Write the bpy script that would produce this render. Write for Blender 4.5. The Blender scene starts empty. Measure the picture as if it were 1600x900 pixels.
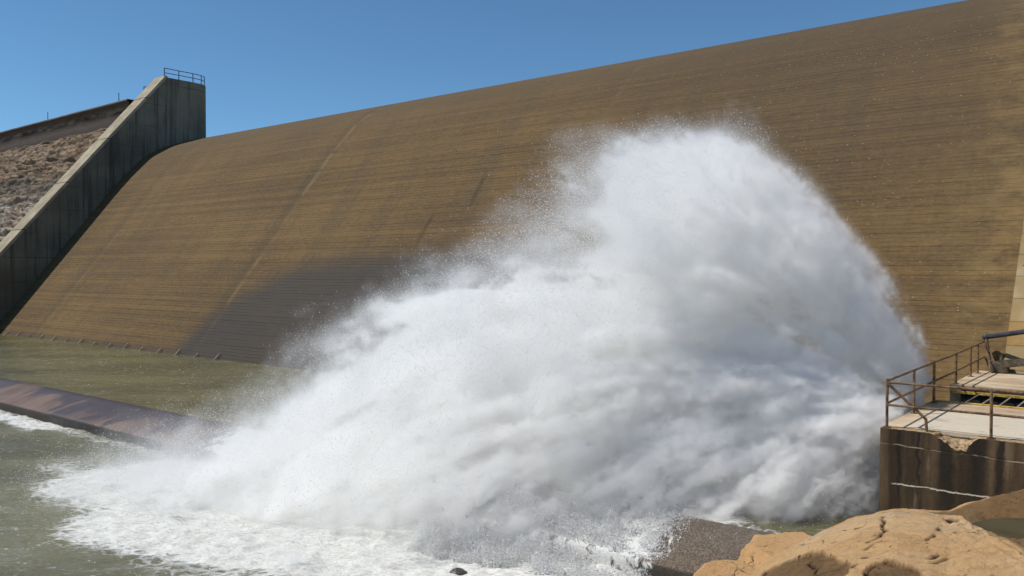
import bpy, bmesh, math, random
import numpy as np
from mathutils import Vector, Matrix

random.seed(7)
RNG = np.random.default_rng(11)
scene = bpy.context.scene
COL = scene.collection
R = math.radians

# World axes: x runs along the dam (to the right), y from the camera's side towards the dam,
# z up; z = 0 is the still pool under the dam.
YAW = R(38.8)
CAM = Vector((0.0, 0.0, 5.8))
CR = np.array([math.cos(YAW), math.sin(YAW)])      # camera's right, on the ground
CF = np.array([-math.sin(YAW), math.cos(YAW)])     # camera's forward, on the ground
TAIL_Z = -0.9                                      # water below the sill


# ------------------------------------------------------------------ helpers
def link(o, parent=None):
    COL.objects.link(o)
    if parent is not None:
        o.parent = parent
    return o


def tag(o, label=None, cat=None, group=None, kind=None):
    if label: o['label'] = label
    if cat: o['category'] = cat
    if group: o['group'] = group
    if kind: o['kind'] = kind
    return o


def empty(name, loc=(0, 0, 0)):
    o = bpy.data.objects.new(name, None)
    o.location = loc
    o.empty_display_size = 0.3
    return link(o)


def mesh_obj(name, verts, faces, mat, parent=None, smooth=False, uv=None, attrs=None):
    """One mesh object out of numpy arrays (faces: m x 3 or m x 4)."""
    verts = np.ascontiguousarray(verts, np.float32)
    faces = np.ascontiguousarray(faces, np.int32)
    me = bpy.data.meshes.new(name)
    k = faces.shape[1]
    me.vertices.add(len(verts))
    me.vertices.foreach_set('co', verts.ravel())
    me.loops.add(faces.size)
    me.loops.foreach_set('vertex_index', faces.ravel())
    me.polygons.add(len(faces))
    me.polygons.foreach_set('loop_start', np.arange(0, faces.size, k, dtype=np.int32))
    if smooth:
        me.polygons.foreach_set('use_smooth', np.ones(len(faces), bool))
    if uv is not None:
        l = me.uv_layers.new(name='UVMap')
        l.data.foreach_set('uv', np.ascontiguousarray(uv[faces.ravel()], np.float32).ravel())
    for an, av in (attrs or {}).items():
        a = me.attributes.new(an, 'FLOAT', 'POINT')
        a.data.foreach_set('value', np.ascontiguousarray(av, np.float32).ravel())
    me.update(calc_edges=True)
    me.materials.append(mat)
    return link(bpy.data.objects.new(name, me), parent)


def grid_faces(nu, nv, flip=False):
    i = np.arange((nu - 1) * (nv - 1))
    a = (i // (nv - 1)) * nv + i % (nv - 1)
    f = np.stack([a, a + nv, a + nv + 1, a + 1], 1)
    return f[:, ::-1] if flip else f


def bm_obj(name, bm, mat, parent=None, smooth=False):
    me = bpy.data.meshes.new(name)
    bm.normal_update()
    bm.to_mesh(me)
    bm.free()
    if smooth:
        for p in me.polygons: p.use_smooth = True
    me.materials.append(mat)
    return link(bpy.data.objects.new(name, me), parent)


def add_box(bm, lo, hi, bevel=0.0):
    r = bmesh.ops.create_cube(bm, size=1.0)
    for v in r['verts']:
        v.co = Vector([lo[i] + (v.co[i] + 0.5) * (hi[i] - lo[i]) for i in range(3)])
    if bevel:
        es = list({e for v in r['verts'] for e in v.link_edges})
        bmesh.ops.bevel(bm, geom=es, offset=bevel, segments=2, affect='EDGES', profile=0.6)


def add_tube(bm, a, b, r, seg=10, r2=None):
    a, b = Vector(a), Vector(b)
    d = b - a
    m = Matrix.Translation((a + b) / 2) @ d.to_track_quat('Z', 'Y').to_matrix().to_4x4()
    bmesh.ops.create_cone(bm, cap_ends=True, segments=seg, radius1=r, radius2=r if r2 is None else r2,
                          depth=d.length, matrix=m)


def tube_obj(name, a, b, r, mat, parent, seg=10):
    bm = bmesh.new()
    add_tube(bm, a, b, r, seg)
    return bm_obj(name, bm, mat, parent, smooth=False)


def sstep(a, b, x):
    t = np.clip((x - a) / (b - a), 0, 1)
    return t * t * (3 - 2 * t)


def vnoise(p, seed=0):
    """Value noise -1..1 of points p (n x 2 or n x 3)."""
    p = np.asarray(p, np.float64)
    if p.shape[1] == 2:
        p = np.concatenate([p, np.zeros((len(p), 1))], 1)
    tab = np.random.default_rng(seed).uniform(-1, 1, 4096)
    i = np.floor(p).astype(np.int64)
    f = p - i
    f = f * f * f * (f * (f * 6 - 15) + 10)
    out = np.zeros(len(p))
    for dx in (0, 1):
        for dy in (0, 1):
            for dz in (0, 1):
                h = ((i[:, 0] + dx) * 73856093) ^ ((i[:, 1] + dy) * 19349663) ^ ((i[:, 2] + dz) * 83492791)
                w = (f[:, 0] if dx else 1 - f[:, 0]) * (f[:, 1] if dy else 1 - f[:, 1]) * (f[:, 2] if dz else 1 - f[:, 2])
                out += w * tab[(h ^ (h >> 13)) & 4095]
    return out


def fbm(p, octv=5, seed=0, gain=0.5, lac=2.03):
    p = np.asarray(p, np.float64)
    s, a, t = 0, 1.0, 0
    for k in range(octv):
        s = s + a * vnoise(p * lac ** k + 17.3 * k, seed + k)
        t += a
        a *= gain
    return s / t


def seg_dist(p, a, b):
    a, b = np.array(a, float), np.array(b, float)
    t = np.clip(((p - a) @ (b - a)) / ((b - a) @ (b - a)), 0, 1)
    return np.hypot(*(p - (a + t[:, None] * (b - a))).T), t


# ------------------------------------------------------------------ node helper
class N:
    def __init__(self, name):
        self.m = bpy.data.materials.new(name)
        self.m.use_nodes = True
        self.t = self.m.node_tree
        self.t.nodes.clear()
        self.out = self.t.nodes.new('ShaderNodeOutputMaterial')

    def n(self, typ, ins=None, **props):
        x = self.t.nodes.new(typ)
        for k, v in props.items():
            setattr(x, k, v)
        for k, v in (ins or {}).items():
            self.set(x, k, v)
        return x

    def set(self, x, k, v):
        s = x.inputs[k]
        if isinstance(v, bpy.types.NodeSocket):
            self.t.links.new(v, s)
        elif isinstance(v, bpy.types.Node):
            self.t.links.new(v.outputs[0], s)
        else:
            if isinstance(v, (tuple, list)) and len(v) == 3 and s.type == 'RGBA':
                v = (*v, 1)
            s.default_value = v

    def math(self, op, a, b=0.0, c=None, clamp=False):
        x = self.n('ShaderNodeMath', {0: a, 1: b}, operation=op, use_clamp=clamp)
        if c is not None: self.set(x, 2, c)
        return x.outputs[0]

    def mix(self, fac, a, b, mode='MIX'):
        x = self.n('ShaderNodeMix', data_type='RGBA', blend_type=mode)
        for k, v in ((0, fac), (6, a), (7, b)): self.set(x, k, v)
        return x.outputs[2]

    def ramp(self, fac, lo, hi, a=0.0, b=1.0, interp='SMOOTHSTEP'):
        x = self.n('ShaderNodeMapRange', {0: fac, 1: lo, 2: hi, 3: a, 4: b}, interpolation_type=interp)
        return x.outputs[0]

    def noise(self, vec, scale=1.0, detail=4.0, rough=0.5, dist=0.0):
        return self.n('ShaderNodeTexNoise', {'Vector': vec, 'Scale': scale, 'Detail': detail, 'Roughness': rough,
                                             'Distortion': dist}).outputs[0]

    def mapv(self, vec, scale=(1, 1, 1), loc=(0, 0, 0), rot=(0, 0, 0)):
        return self.n('ShaderNodeMapping', {'Vector': vec, 'Scale': scale, 'Location': loc, 'Rotation': rot}).outputs[0]

    def obj(self):
        return self.n('ShaderNodeNewGeometry').outputs['Position']

    def uv(self):
        return self.n('ShaderNodeTexCoord').outputs['UV']

    def attr(self, name):
        return self.n('ShaderNodeAttribute', attribute_name=name).outputs['Fac']

    def sep(self, v):
        return self.n('ShaderNodeSeparateXYZ', {0: v}).outputs

    def bump(self, h, strength=0.5, dist=0.05, normal=None):
        ins = {'Height': h, 'Strength': strength, 'Distance': dist}
        x = self.n('ShaderNodeBump', ins)
        if normal is not None: self.set(x, 'Normal', normal)
        return x.outputs[0]

    def principled(self, color, rough=0.8, normal=None, metal=0.0, spec=0.5, **extra):
        x = self.n('ShaderNodeBsdfPrincipled', {'Base Color': color, 'Roughness': rough, 'Metallic': metal,
                                                'Specular IOR Level': spec, **extra})
        if normal is not None: self.set(x, 'Normal', normal)
        self.t.links.new(x.outputs[0], self.out.inputs['Surface'])
        return x


def line_at(M, coord, pos, w):
    """1 on a line coord = pos of half width w, 0 off it."""
    return M.ramp(M.math('ABSOLUTE', M.math('SUBTRACT', coord, pos)), w * 0.3, w, 1.0, 0.0)


# ------------------------------------------------------------------ materials
def mat_dam():
    M = N('weathered_spillway_concrete')
    uv = M.uv()
    s = M.sep(uv)
    u, v = s[0], s[1]
    wet = M.attr('wet')
    # long horizontal lifts, vertical run-off streaks, blotches
    hstreak = M.noise(M.mapv(uv, (0.022, 2.1, 1)), 1.0, 6, 0.6)
    hfine = M.noise(M.mapv(uv, (1.2, 15.0, 1)), 1.0, 5, 0.7)
    vstreak = M.noise(M.mapv(uv, (0.55, 0.035, 1)), 1.0, 5, 0.6)
    blotch = M.noise(M.mapv(uv, (0.06, 0.12, 1), (3, 8, 0)), 1.0, 5, 0.55)
    grain = M.noise(M.mapv(uv, (5, 8, 1)), 1.0, 4, 0.7)
    c = M.mix(M.ramp(blotch, 0.33, 0.68), (0.105, 0.064, 0.028), (0.173, 0.104, 0.041))
    c = M.mix(M.ramp(hstreak, 0.42, 0.72), c, M.mix(0.45, c, (0.225, 0.132, 0.044)))
    c = M.mix(M.math('MULTIPLY', M.ramp(hfine, 0.52, 0.30), 0.5), c, (0.058, 0.038, 0.018))
    c = M.mix(M.math('MULTIPLY', M.ramp(vstreak, 0.55, 0.36), 0.5), c, (0.089, 0.064, 0.035))
    c = M.mix(M.math('MULTIPLY', M.ramp(grain, 0.40, 0.7), 0.4), c, (0.230, 0.148, 0.061))
    mott = M.noise(M.mapv(uv, (2.2, 3.0, 1), (5, 1, 0)), 1.0, 8, 0.78)
    c = M.mix(M.ramp(mott, 0.50, 0.36, 0.0, 0.5), c, M.mix(0.6, c, (0.034, 0.027, 0.018)))
    c = M.mix(M.ramp(mott, 0.52, 0.66, 0.0, 0.5), c, M.mix(0.5, c, (0.294, 0.205, 0.111)))
    # lift joints: thin dark lines every 0.31 m, wavering and broken
    vw = M.math('ADD', v, M.math('MULTIPLY', M.noise(M.mapv(uv, (0.35, 0.05, 1)), 1.0, 3), 0.05))
    fr = M.math('FRACT', M.math('MULTIPLY', vw, 1 / 0.245))
    lj = M.ramp(M.math('ABSOLUTE', M.math('SUBTRACT', fr, 0.5)), 0.02, 0.09, 1.0, 0.0)
    brk = M.ramp(M.noise(M.mapv(uv, (0.16, 3.2, 1), (9, 2, 0)), 1.0, 4, 0.65), 0.36, 0.60)
    lj = M.math('MULTIPLY', lj, brk)
    c = M.mix(M.math('MULTIPLY', lj, 0.40), c, (0.030, 0.024, 0.015))
    # courses differ a little from one another
    course = M.n('ShaderNodeTexWhiteNoise', {'W': M.math('FLOOR', M.math('MULTIPLY', vw, 1 / 0.245))}, noise_dimensions='1D').outputs[0]
    c = M.mix(M.math('MULTIPLY', M.ramp(course, 0.55, 1.0), 0.28), c, (0.209, 0.129, 0.049))
    c = M.mix(M.math('MULTIPLY', M.ramp(course, 0.4, 0.0), 0.22), c, (0.064, 0.045, 0.023))
    # greyer towards the crest
    c = M.mix(M.ramp(v, 17.0, 27.0, 0.0, 0.6), c, (0.120, 0.081, 0.041))
    c = M.mix(M.math('MULTIPLY', M.ramp(u, -38.0, -14.0), M.ramp(v, 8.0, 17.0, 0.0, 0.42)), c, (0.075, 0.055, 0.037))
    # contraction joints running up the slope: pale leached line with a dark one beside it
    for p, k in ((-78.3, 0.22), (-52.8, 0.42), (-27.3, 0.10)):
        uw = M.math('ADD', u, M.math('MULTIPLY', M.noise(M.mapv(uv, (0.0, 0.25, 1)), 1.0, 3), 0.25))
        pale = M.math('MULTIPLY', line_at(M, uw, p + 0.1, 0.34), M.ramp(M.noise(M.mapv(uv, (0.2, 0.7, 1)), 1.0, 4, 0.6), 0.36, 0.62))
        c = M.mix(M.math('MULTIPLY', pale, k), c, (0.273, 0.188, 0.086))
        c = M.mix(M.math('MULTIPLY', line_at(M, uw, p - 0.55, 0.8), k * 0.6), c, (0.058, 0.043, 0.023))
    # a few short dark drips
    for pu, pv, l in ((-34.5, 13.9, 1.9), (-37.2, 10.9, 1.8)):
        d = M.math('MULTIPLY', line_at(M, M.math('ADD', u, M.math('MULTIPLY', v, 0.05)), pu + pv * 0.05, 0.28), line_at(M, v, pv, l))
        c = M.mix(M.math('MULTIPLY', d, 0.5), c, (0.041, 0.032, 0.020))
    # pale spalls / lime specks
    vor = M.n('ShaderNodeTexVoronoi', {'Vector': M.mapv(uv, (4.3, 5.6, 1)), 'Scale': 1.0, 'Randomness': 1.0}, feature='F1')
    spk = M.math('MULTIPLY', M.ramp(vor.outputs[0], 0.08, 0.17, 1.0, 0.0),
                 M.ramp(M.n('ShaderNodeSeparateColor', {0: vor.outputs[1]}).outputs[0], 0.45, 1.0))
    spk = M.math('MULTIPLY', spk, M.ramp(u, -42.0, -16.0, 0.18, 1.0))
    c = M.mix(M.math('MULTIPLY', spk, 0.7), c, (0.503, 0.358, 0.167))
    # right end: rust and lime
    yel = M.math('MULTIPLY', M.ramp(M.math('ADD', u, M.math('MULTIPLY', M.noise(M.mapv(uv, (0.5, 0.25, 1)), 1.0, 4, 0.65), 4.0)), -6.6, -2.6),
                 M.ramp(M.noise(M.mapv(uv, (0.7, 1.1, 1)), 1.0, 6, 0.7), 0.34, 0.66))
    c = M.mix(M.math('MULTIPLY', yel, 0.55), c, (0.305, 0.198, 0.076))
    # wetness
    c = M.mix(M.math('MULTIPLY', wet, 0.93), c, M.mix(0.88, c, (0.024, 0.021, 0.019)))
    rough = M.ramp(wet, 0.0, 1.0, 0.92, 0.72, 'LINEAR')
    h = M.math('ADD', M.math('MULTIPLY', lj, -0.8), M.math('MULTIPLY', hfine, 0.6))
    h = M.math('ADD', h, M.math('MULTIPLY', grain, 0.45))
    M.principled(c, rough, M.bump(h, 0.6, 0.06), spec=0.3)
    return M.m


def mat_smooth_strip():
    M = N('smooth_formed_concrete')
    uv = M.uv()
    s = M.sep(uv)
    u, v = s[0], s[1]
    c = M.mix(M.ramp(M.noise(M.mapv(uv, (0.3, 0.5, 1)), 1.0, 6, 0.6), 0.35, 0.68), (0.250, 0.166, 0.071), (0.366, 0.255, 0.118))
    course = M.n('ShaderNodeTexWhiteNoise', {'W': M.math('FLOOR', M.math('MULTIPLY', v, 1 / 1.02))}, noise_dimensions='1D').outputs[0]
    c = M.mix(M.ramp(course, 0.3, 1.0, 0.0, 0.5), c, (0.347, 0.260, 0.141))
    c = M.mix(M.ramp(course, 0.35, 0.0, 0.0, 0.4), c, (0.347, 0.188, 0.047))
    fr = M.math('FRACT', M.math('MULTIPLY', v, 1 / 1.02))
    lj = M.ramp(M.math('ABSOLUTE', M.math('SUBTRACT', fr, 0.5)), 0.46, 0.495)
    c = M.mix(M.math('MULTIPLY', lj, 0.55), c, (0.096, 0.067, 0.035))
    pale = M.math('MULTIPLY', M.ramp(fr, 0.6, 0.5), M.ramp(M.noise(M.mapv(uv, (1.1, 0.9, 1)), 1.0, 4, 0.6), 0.46, 0.66))
    c = M.mix(M.math('MULTIPLY', pale, 0.5), c, (0.443, 0.358, 0.220))
    # tie-rod holes
    vor = M.n('ShaderNodeTexVoronoi', {'Vector': M.mapv(uv, (0.8, 0.95, 1)), 'Randomness': 0.5, 'Scale': 1.0}, feature='F1').outputs[0]
    c = M.mix(M.ramp(vor, 0.022, 0.035, 0.9, 0.0), c, (0.011, 0.009, 0.007))
    g = M.noise(M.mapv(uv, (7, 7, 1)), 1.0, 4, 0.7)
    M.principled(c, 0.9, M.bump(M.math('SUBTRACT', g, M.math('MULTIPLY', lj, 0.8)), 0.4, 0.03), spec=0.25)
    return M.m


def mat_pier(name='pier_concrete', tone=1.0):
    M = N(name)
    o = M.obj()
    z = M.sep(o)[2]
    streak = M.noise(M.mapv(o, (1.6, 1.6, 0.07)), 1.0, 7, 0.72, 0.15)
    blot = M.noise(M.mapv(o, (0.15, 0.15, 0.2)), 1.0, 5, 0.6)
    c = M.mix(M.ramp(blot, 0.35, 0.65), (0.160, 0.138, 0.106), (0.255, 0.220, 0.168))
    c = M.mix(M.math('MULTIPLY', M.ramp(streak, 0.53, 0.37), 0.72), c, (0.05, 0.046, 0.04))
    c = M.mix(M.math('MULTIPLY', M.ramp(streak, 0.6, 0.72), 0.4), c, (0.33, 0.30, 0.24))
    zw = M.math('ADD', z, M.math('MULTIPLY', M.noise(M.mapv(o, (0.1, 0.1, 0.1)), 1.0, 2), 0.2))
    fr = M.math('FRACT', M.math('MULTIPLY', zw, 1 / 2.4))
    lj = M.ramp(M.math('ABSOLUTE', M.math('SUBTRACT', fr, 0.5)), 0.47, 0.495)
    lj = M.math('MULTIPLY', lj, M.ramp(M.noise(M.mapv(o, (0.2, 0.2, 0.4)), 1.0, 3), 0.4, 0.6))
    c = M.mix(M.math('MULTIPLY', lj, 0.6), c, (0.05, 0.045, 0.04))
    # algae and damp low down
    c = M.mix(M.ramp(M.math('ADD', z, M.math('MULTIPLY', blot, 6.0)), 12.0, 4.0, 0.0, 0.65), c, (0.135, 0.098, 0.06))
    c = M.mix(1.0, c, (tone, tone, tone), 'MULTIPLY')
    g = M.noise(o, 3.0, 5, 0.7)
    M.principled(c, 0.9, M.bump(g, 0.4, 0.05), spec=0.25)
    return M.m


def mat_coping():
    M = N('pale_coping_concrete')
    o = M.obj()
    z = M.sep(o)[2]
    c = M.mix(M.ramp(M.noise(o, 0.6, 6, 0.65), 0.35, 0.68), (0.30, 0.245, 0.165), (0.46, 0.39, 0.28))
    fr = M.math('FRACT', M.math('MULTIPLY', z, 1 / 4.9))
    c = M.mix(M.ramp(M.math('ABSOLUTE', M.math('SUBTRACT', fr, 0.5)), 0.485, 0.495, 0.0, 0.85), c, (0.06, 0.05, 0.04))
    M.principled(c, 0.9, M.bump(M.noise(o, 5, 4, 0.7), 0.3, 0.03), spec=0.25)
    return M.m


def mat_masonry():
    M = N('rubble_masonry')
    uv = M.uv()
    v = M.sep(uv)[1]
    cell = M.n('ShaderNodeTexVoronoi', {'Vector': M.mapv(uv, (0.7, 2.6, 1)), 'Scale': 1.0}, feature='F1')
    cc = M.n('ShaderNodeSeparateColor', {0: cell.outputs[1]}).outputs
    c = M.mix(cc[0], (0.20, 0.135, 0.085), (0.38, 0.27, 0.18))
    c = M.mix(M.math('MULTIPLY', M.ramp(cc[1], 0.6, 1.0), 0.5), c, (0.36, 0.30, 0.23))
    blot = M.noise(M.mapv(uv, (0.06, 0.16, 1)), 1.0, 6, 0.65)
    c = M.mix(M.ramp(blot, 0.5, 0.3, 0.0, 0.6), c, (0.12, 0.088, 0.062))
    # grey band half way down, lime-white band below it
    vn = M.math('ADD', v, M.math('MULTIPLY', M.math('SUBTRACT', M.noise(M.mapv(uv, (0.12, 0.3, 1)), 1.0, 5, 0.65), 0.5), 6.0))
    c = M.mix(M.math('MULTIPLY', M.ramp(M.math('ABSOLUTE', M.math('SUBTRACT', vn, 23.0)), 2.4, 0.6), 0.6), c, (0.155, 0.145, 0.125))
    lime = M.math('MULTIPLY', M.ramp(vn, 22.0, 20.6), M.ramp(M.noise(M.mapv(uv, (0.30, 1.1, 1)), 1.0, 7, 0.72), 0.40, 0.58))
    c = M.mix(M.math('MULTIPLY', lime, 0.8), c, (0.50, 0.44, 0.37))
    c = M.mix(M.ramp(cell.outputs[0], 0.42, 0.75, 0.0, 0.6), c, (0.06, 0.045, 0.033))
    h = M.math('ADD', M.math('MULTIPLY', cell.outputs[0], -1.0), M.noise(M.mapv(uv, (3, 5, 1)), 1.0, 5, 0.7))
    M.principled(c, 0.95, M.bump(h, 1.0, 0.25), spec=0.2)
    return M.m


def mat_stained_wall():
    M = N('stained_parapet_concrete')
    o = M.obj()
    z = M.sep(o)[2]
    zn = M.math('ADD', z, M.math('MULTIPLY', M.math('SUBTRACT', M.noise(M.mapv(o, (0.12, 0.12, 0.5)), 1.0, 6, 0.7), 0.5), 1.6))
    c = M.mix(M.ramp(zn, 23.55, 23.8), M.mix(M.noise(M.mapv(o, (0.35, 0.35, 2.8)), 1.0, 7, 0.75), (0.028, 0.023, 0.019), (0.115, 0.092, 0.074)), M.mix(M.noise(M.mapv(o, (0.4, 0.4, 3)), 1.0, 6, 0.7), (0.06, 0.045, 0.036), (0.20, 0.155, 0.12)))
    c = M.mix(M.math('MULTIPLY', M.ramp(M.math('ABSOLUTE', M.math('SUBTRACT', zn, 23.62)), 0.28, 0.12), M.ramp(M.noise(M.mapv(o, (0.5, 0.5, 1.5)), 1.0, 5, 0.7), 0.38, 0.6)), c, (0.26, 0.20, 0.145))
    c = M.mix(M.ramp(zn, 22.7, 22.1, 0.0, 0.85), c, (0.042, 0.030, 0.024))
    M.principled(c, 0.95, M.bump(M.noise(M.mapv(o, (1, 1, 4)), 1.0, 5, 0.7), 0.6, 0.1), spec=0.2)
    return M.m


def mat_platform_wall():
    M = N('stained_platform_concrete')
    o = M.obj()
    s = M.sep(o)
    x, y, z = s[0], s[1], s[2]
    streak = M.noise(M.mapv(o, (2.4, 2.4, 0.22)), 1.0, 6, 0.62, 0.2)
    blot = M.noise(M.mapv(o, (0.8, 0.8, 0.5), (4, 0, 2)), 1.0, 6, 0.65)
    c = M.mix(M.ramp(streak, 0.36, 0.66), (0.046, 0.030, 0.017), (0.145, 0.096, 0.053))
    c = M.mix(M.ramp(blot, 0.50, 0.30, 0.0, 0.6), c, (0.04, 0.029, 0.02))
    c = M.mix(M.math('MULTIPLY', M.ramp(M.noise(M.mapv(o, (4.5, 4.5, 0.5), (7, 3, 1)), 1.0, 5, 0.6), 0.58, 0.70), 0.5), c, (0.24, 0.175, 0.105))
    # black run-offs
    for px, w in ((-3.52, 0.30), (-5.13, 0.07), (-4.72, 0.05), (-4.15, 0.22), (-3.05, 0.12), (-2.1, 0.3), (0.4, 0.35)):
        xw = M.math('ADD', x, M.math('MULTIPLY', M.math('SUBTRACT', M.noise(M.mapv(o, (1.5, 1.5, 1.2)), 1.0, 4, 0.65), 0.5), 0.32))
        c = M.mix(M.math('MULTIPLY', line_at(M, xw, px, w), M.ramp(z, 0.1, 1.3, 0.35, 0.85)), c, (0.018, 0.015, 0.012))
    # pour joint near the top and a crack with white lime half way down
    wig = M.math('MULTIPLY', M.math('SUBTRACT', M.noise(M.mapv(o, (3, 3, 3)), 1.0, 4, 0.65), 0.5), 0.10)
    z1 = M.math('ADD', z, M.math('ADD', wig, M.math('MULTIPLY', x, 0.02)))
    j1 = line_at(M, z1, 1.66, 0.022)
    c = M.mix(M.math('MULTIPLY', j1, M.ramp(M.noise(M.mapv(o, (3, 3, 1)), 1.0, 3), 0.4, 0.6)), c, (0.34, 0.27, 0.18))
    z2 = M.math('ADD', z, M.math('MULTIPLY', wig, 1.6))
    msk = M.math('MULTIPLY', M.ramp(x, -5.32, -5.24), M.ramp(x, -3.06, -3.16))
    j2 = M.math('MULTIPLY', line_at(M, z2, 0.86, 0.026), msk)
    c = M.mix(M.math('MULTIPLY', j2, M.ramp(M.noise(M.mapv(o, (5, 5, 5)), 1.0, 3), 0.25, 0.5)), c, (0.62, 0.55, 0.45))
    g = M.noise(M.mapv(o, (9, 9, 6)), 1.0, 5, 0.7)
    h = M.math('SUBTRACT', g, M.math('MULTIPLY', M.math('ADD', j1, j2), 0.5))
    M.principled(c, 0.88, M.bump(h, 0.55, 0.03), spec=0.3)
    return M.m


def mat_platform_top():
    M = N('worn_slab_concrete')
    o = M.obj()
    s = M.sep(o)
    x, y = s[0], s[1]
    n1 = M.noise(M.mapv(o, (0.5, 0.9, 1)), 1.0, 6, 0.6)
    n2 = M.noise(M.mapv(o, (1.6, 2.2, 1), (5, 5, 0)), 1.0, 6, 0.7)
    c = M.mix(M.ramp(n1, 0.38, 0.62), (0.46, 0.33, 0.21), (0.62, 0.50, 0.345))
    mid = M.math('MULTIPLY', M.ramp(M.math('ADD', M.math('ABSOLUTE', M.math('SUBTRACT', y, 22.6)), M.math('MULTIPLY', n2, 1.5)), 3.0, 1.9),
                 M.ramp(M.math('ADD', x, n1), -4.9, -4.3))
    c = M.mix(M.math('MULTIPLY', mid, 0.9), c, (0.62, 0.55, 0.43))
    c = M.mix(M.ramp(n2, 0.47, 0.30, 0.0, 0.55), c, (0.22, 0.155, 0.095))
    vor = M.n('ShaderNodeTexVoronoi', {'Vector': M.mapv(o, (1.7, 1.7, 0)), 'Scale': 1.0}, feature='F1').outputs[0]
    c = M.mix(M.ramp(vor, 0.03, 0.05, 0.8, 0.0), c, (0.04, 0.03, 0.025))
    g = M.noise(o, 14.0, 4, 0.7)
    M.principled(c, 0.9, M.bump(g, 0.5, 0.02), spec=0.25)
    return M.m


def mat_plain(name, col, rough=0.7, metal=0.0, var=0.35, scale=6.0, bump=0.3, spec=0.4):
    M = N(name)
    o = M.obj()
    n = M.noise(o, scale, 5, 0.65)
    c = M.mix(M.ramp(n, 0.3, 0.7), tuple(v * (1 - var) for v in col), tuple(min(1, v * (1 + var)) for v in col))
    M.principled(c, rough, M.bump(M.noise(o, scale * 4, 4, 0.7), bump, 0.01), metal, spec)
    return M.m


def mat_rusty():
    M = N('rusty_painted_pipe')
    o = M.obj()
    n = M.noise(o, 5.0, 6, 0.7)
    c = M.mix(M.ramp(n, 0.36, 0.62), (0.075, 0.038, 0.020), (0.25, 0.155, 0.085))
    c = M.mix(M.ramp(M.noise(o, 17.0, 4, 0.7), 0.56, 0.68, 0.0, 0.6), c, (0.36, 0.27, 0.17))
    M.principled(c, 0.7, M.bump(n, 0.4, 0.01), 0.15, 0.4)
    return M.m


def mat_sill():
    M = N('wet_sill_concrete')
    o = M.obj()
    s = M.sep(o)
    x, y, z = s[0], s[1], s[2]
    n = M.noise(M.mapv(o, (0.5, 0.22, 0.5)), 1.0, 6, 0.6)
    c = M.mix(M.ramp(n, 0.40, 0.60), (0.105, 0.068, 0.056), (0.175, 0.115, 0.090))
    sx = M.math('ADD', x, M.math('MULTIPLY', y, -0.35))
    wetn = M.noise(M.n('ShaderNodeCombineXYZ', {0: M.math('MULTIPLY', sx, 0.42), 1: M.math('MULTIPLY', y, 0.16), 2: 0.0}), 1.0, 5, 0.62, 0.5)
    yb = M.math('MULTIPLY', M.math('SUBTRACT', y, 16.2), 0.10)
    wet = M.ramp(M.math('ADD', wetn, yb), 0.49, 0.57)
    c = M.mix(M.math('MULTIPLY', wet, 0.82), c, (0.050, 0.036, 0.034))
    # right end: pebbly grey
    peb = M.n('ShaderNodeTexVoronoi', {'Vector': M.mapv(o, (34, 34, 34)), 'Scale': 1.0}, feature='F1')
    pc = M.n('ShaderNodeSeparateColor', {0: peb.outputs[1]}).outputs[0]
    right = M.ramp(x, -11.5, -9.0)
    c = M.mix(M.math('MULTIPLY', right, 0.85), c, M.mix(M.ramp(pc, 0.25, 0.85), (0.075, 0.054, 0.036), (0.20, 0.155, 0.112)))
    c = M.mix(M.math('MULTIPLY', M.ramp(z, -0.50, -0.56), 0.9), c, (0.035, 0.029, 0.02))
    fo = M.attr('foam')
    f1 = M.noise(M.mapv(o, (2.2, 1.6, 2)), 1.0, 6, 0.72, 1.5)
    fm = M.ramp(M.math('ADD', fo, M.math('MULTIPLY', M.math('SUBTRACT', f1, 0.5), 1.6)), 0.42, 0.62)
    c = M.mix(fm, c, (0.70, 0.70, 0.67))
    rough = M.math('SUBTRACT', 0.75, M.math('MULTIPLY', wet, 0.32))
    h = M.math('ADD', M.noise(o, 6.0, 5, 0.7), M.math('MULTIPLY', M.math('MULTIPLY', peb.outputs[0], right), -0.8))
    M.principled(c, rough, M.bump(h, 0.6, 0.035), spec=0.45)
    return M.m


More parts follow.
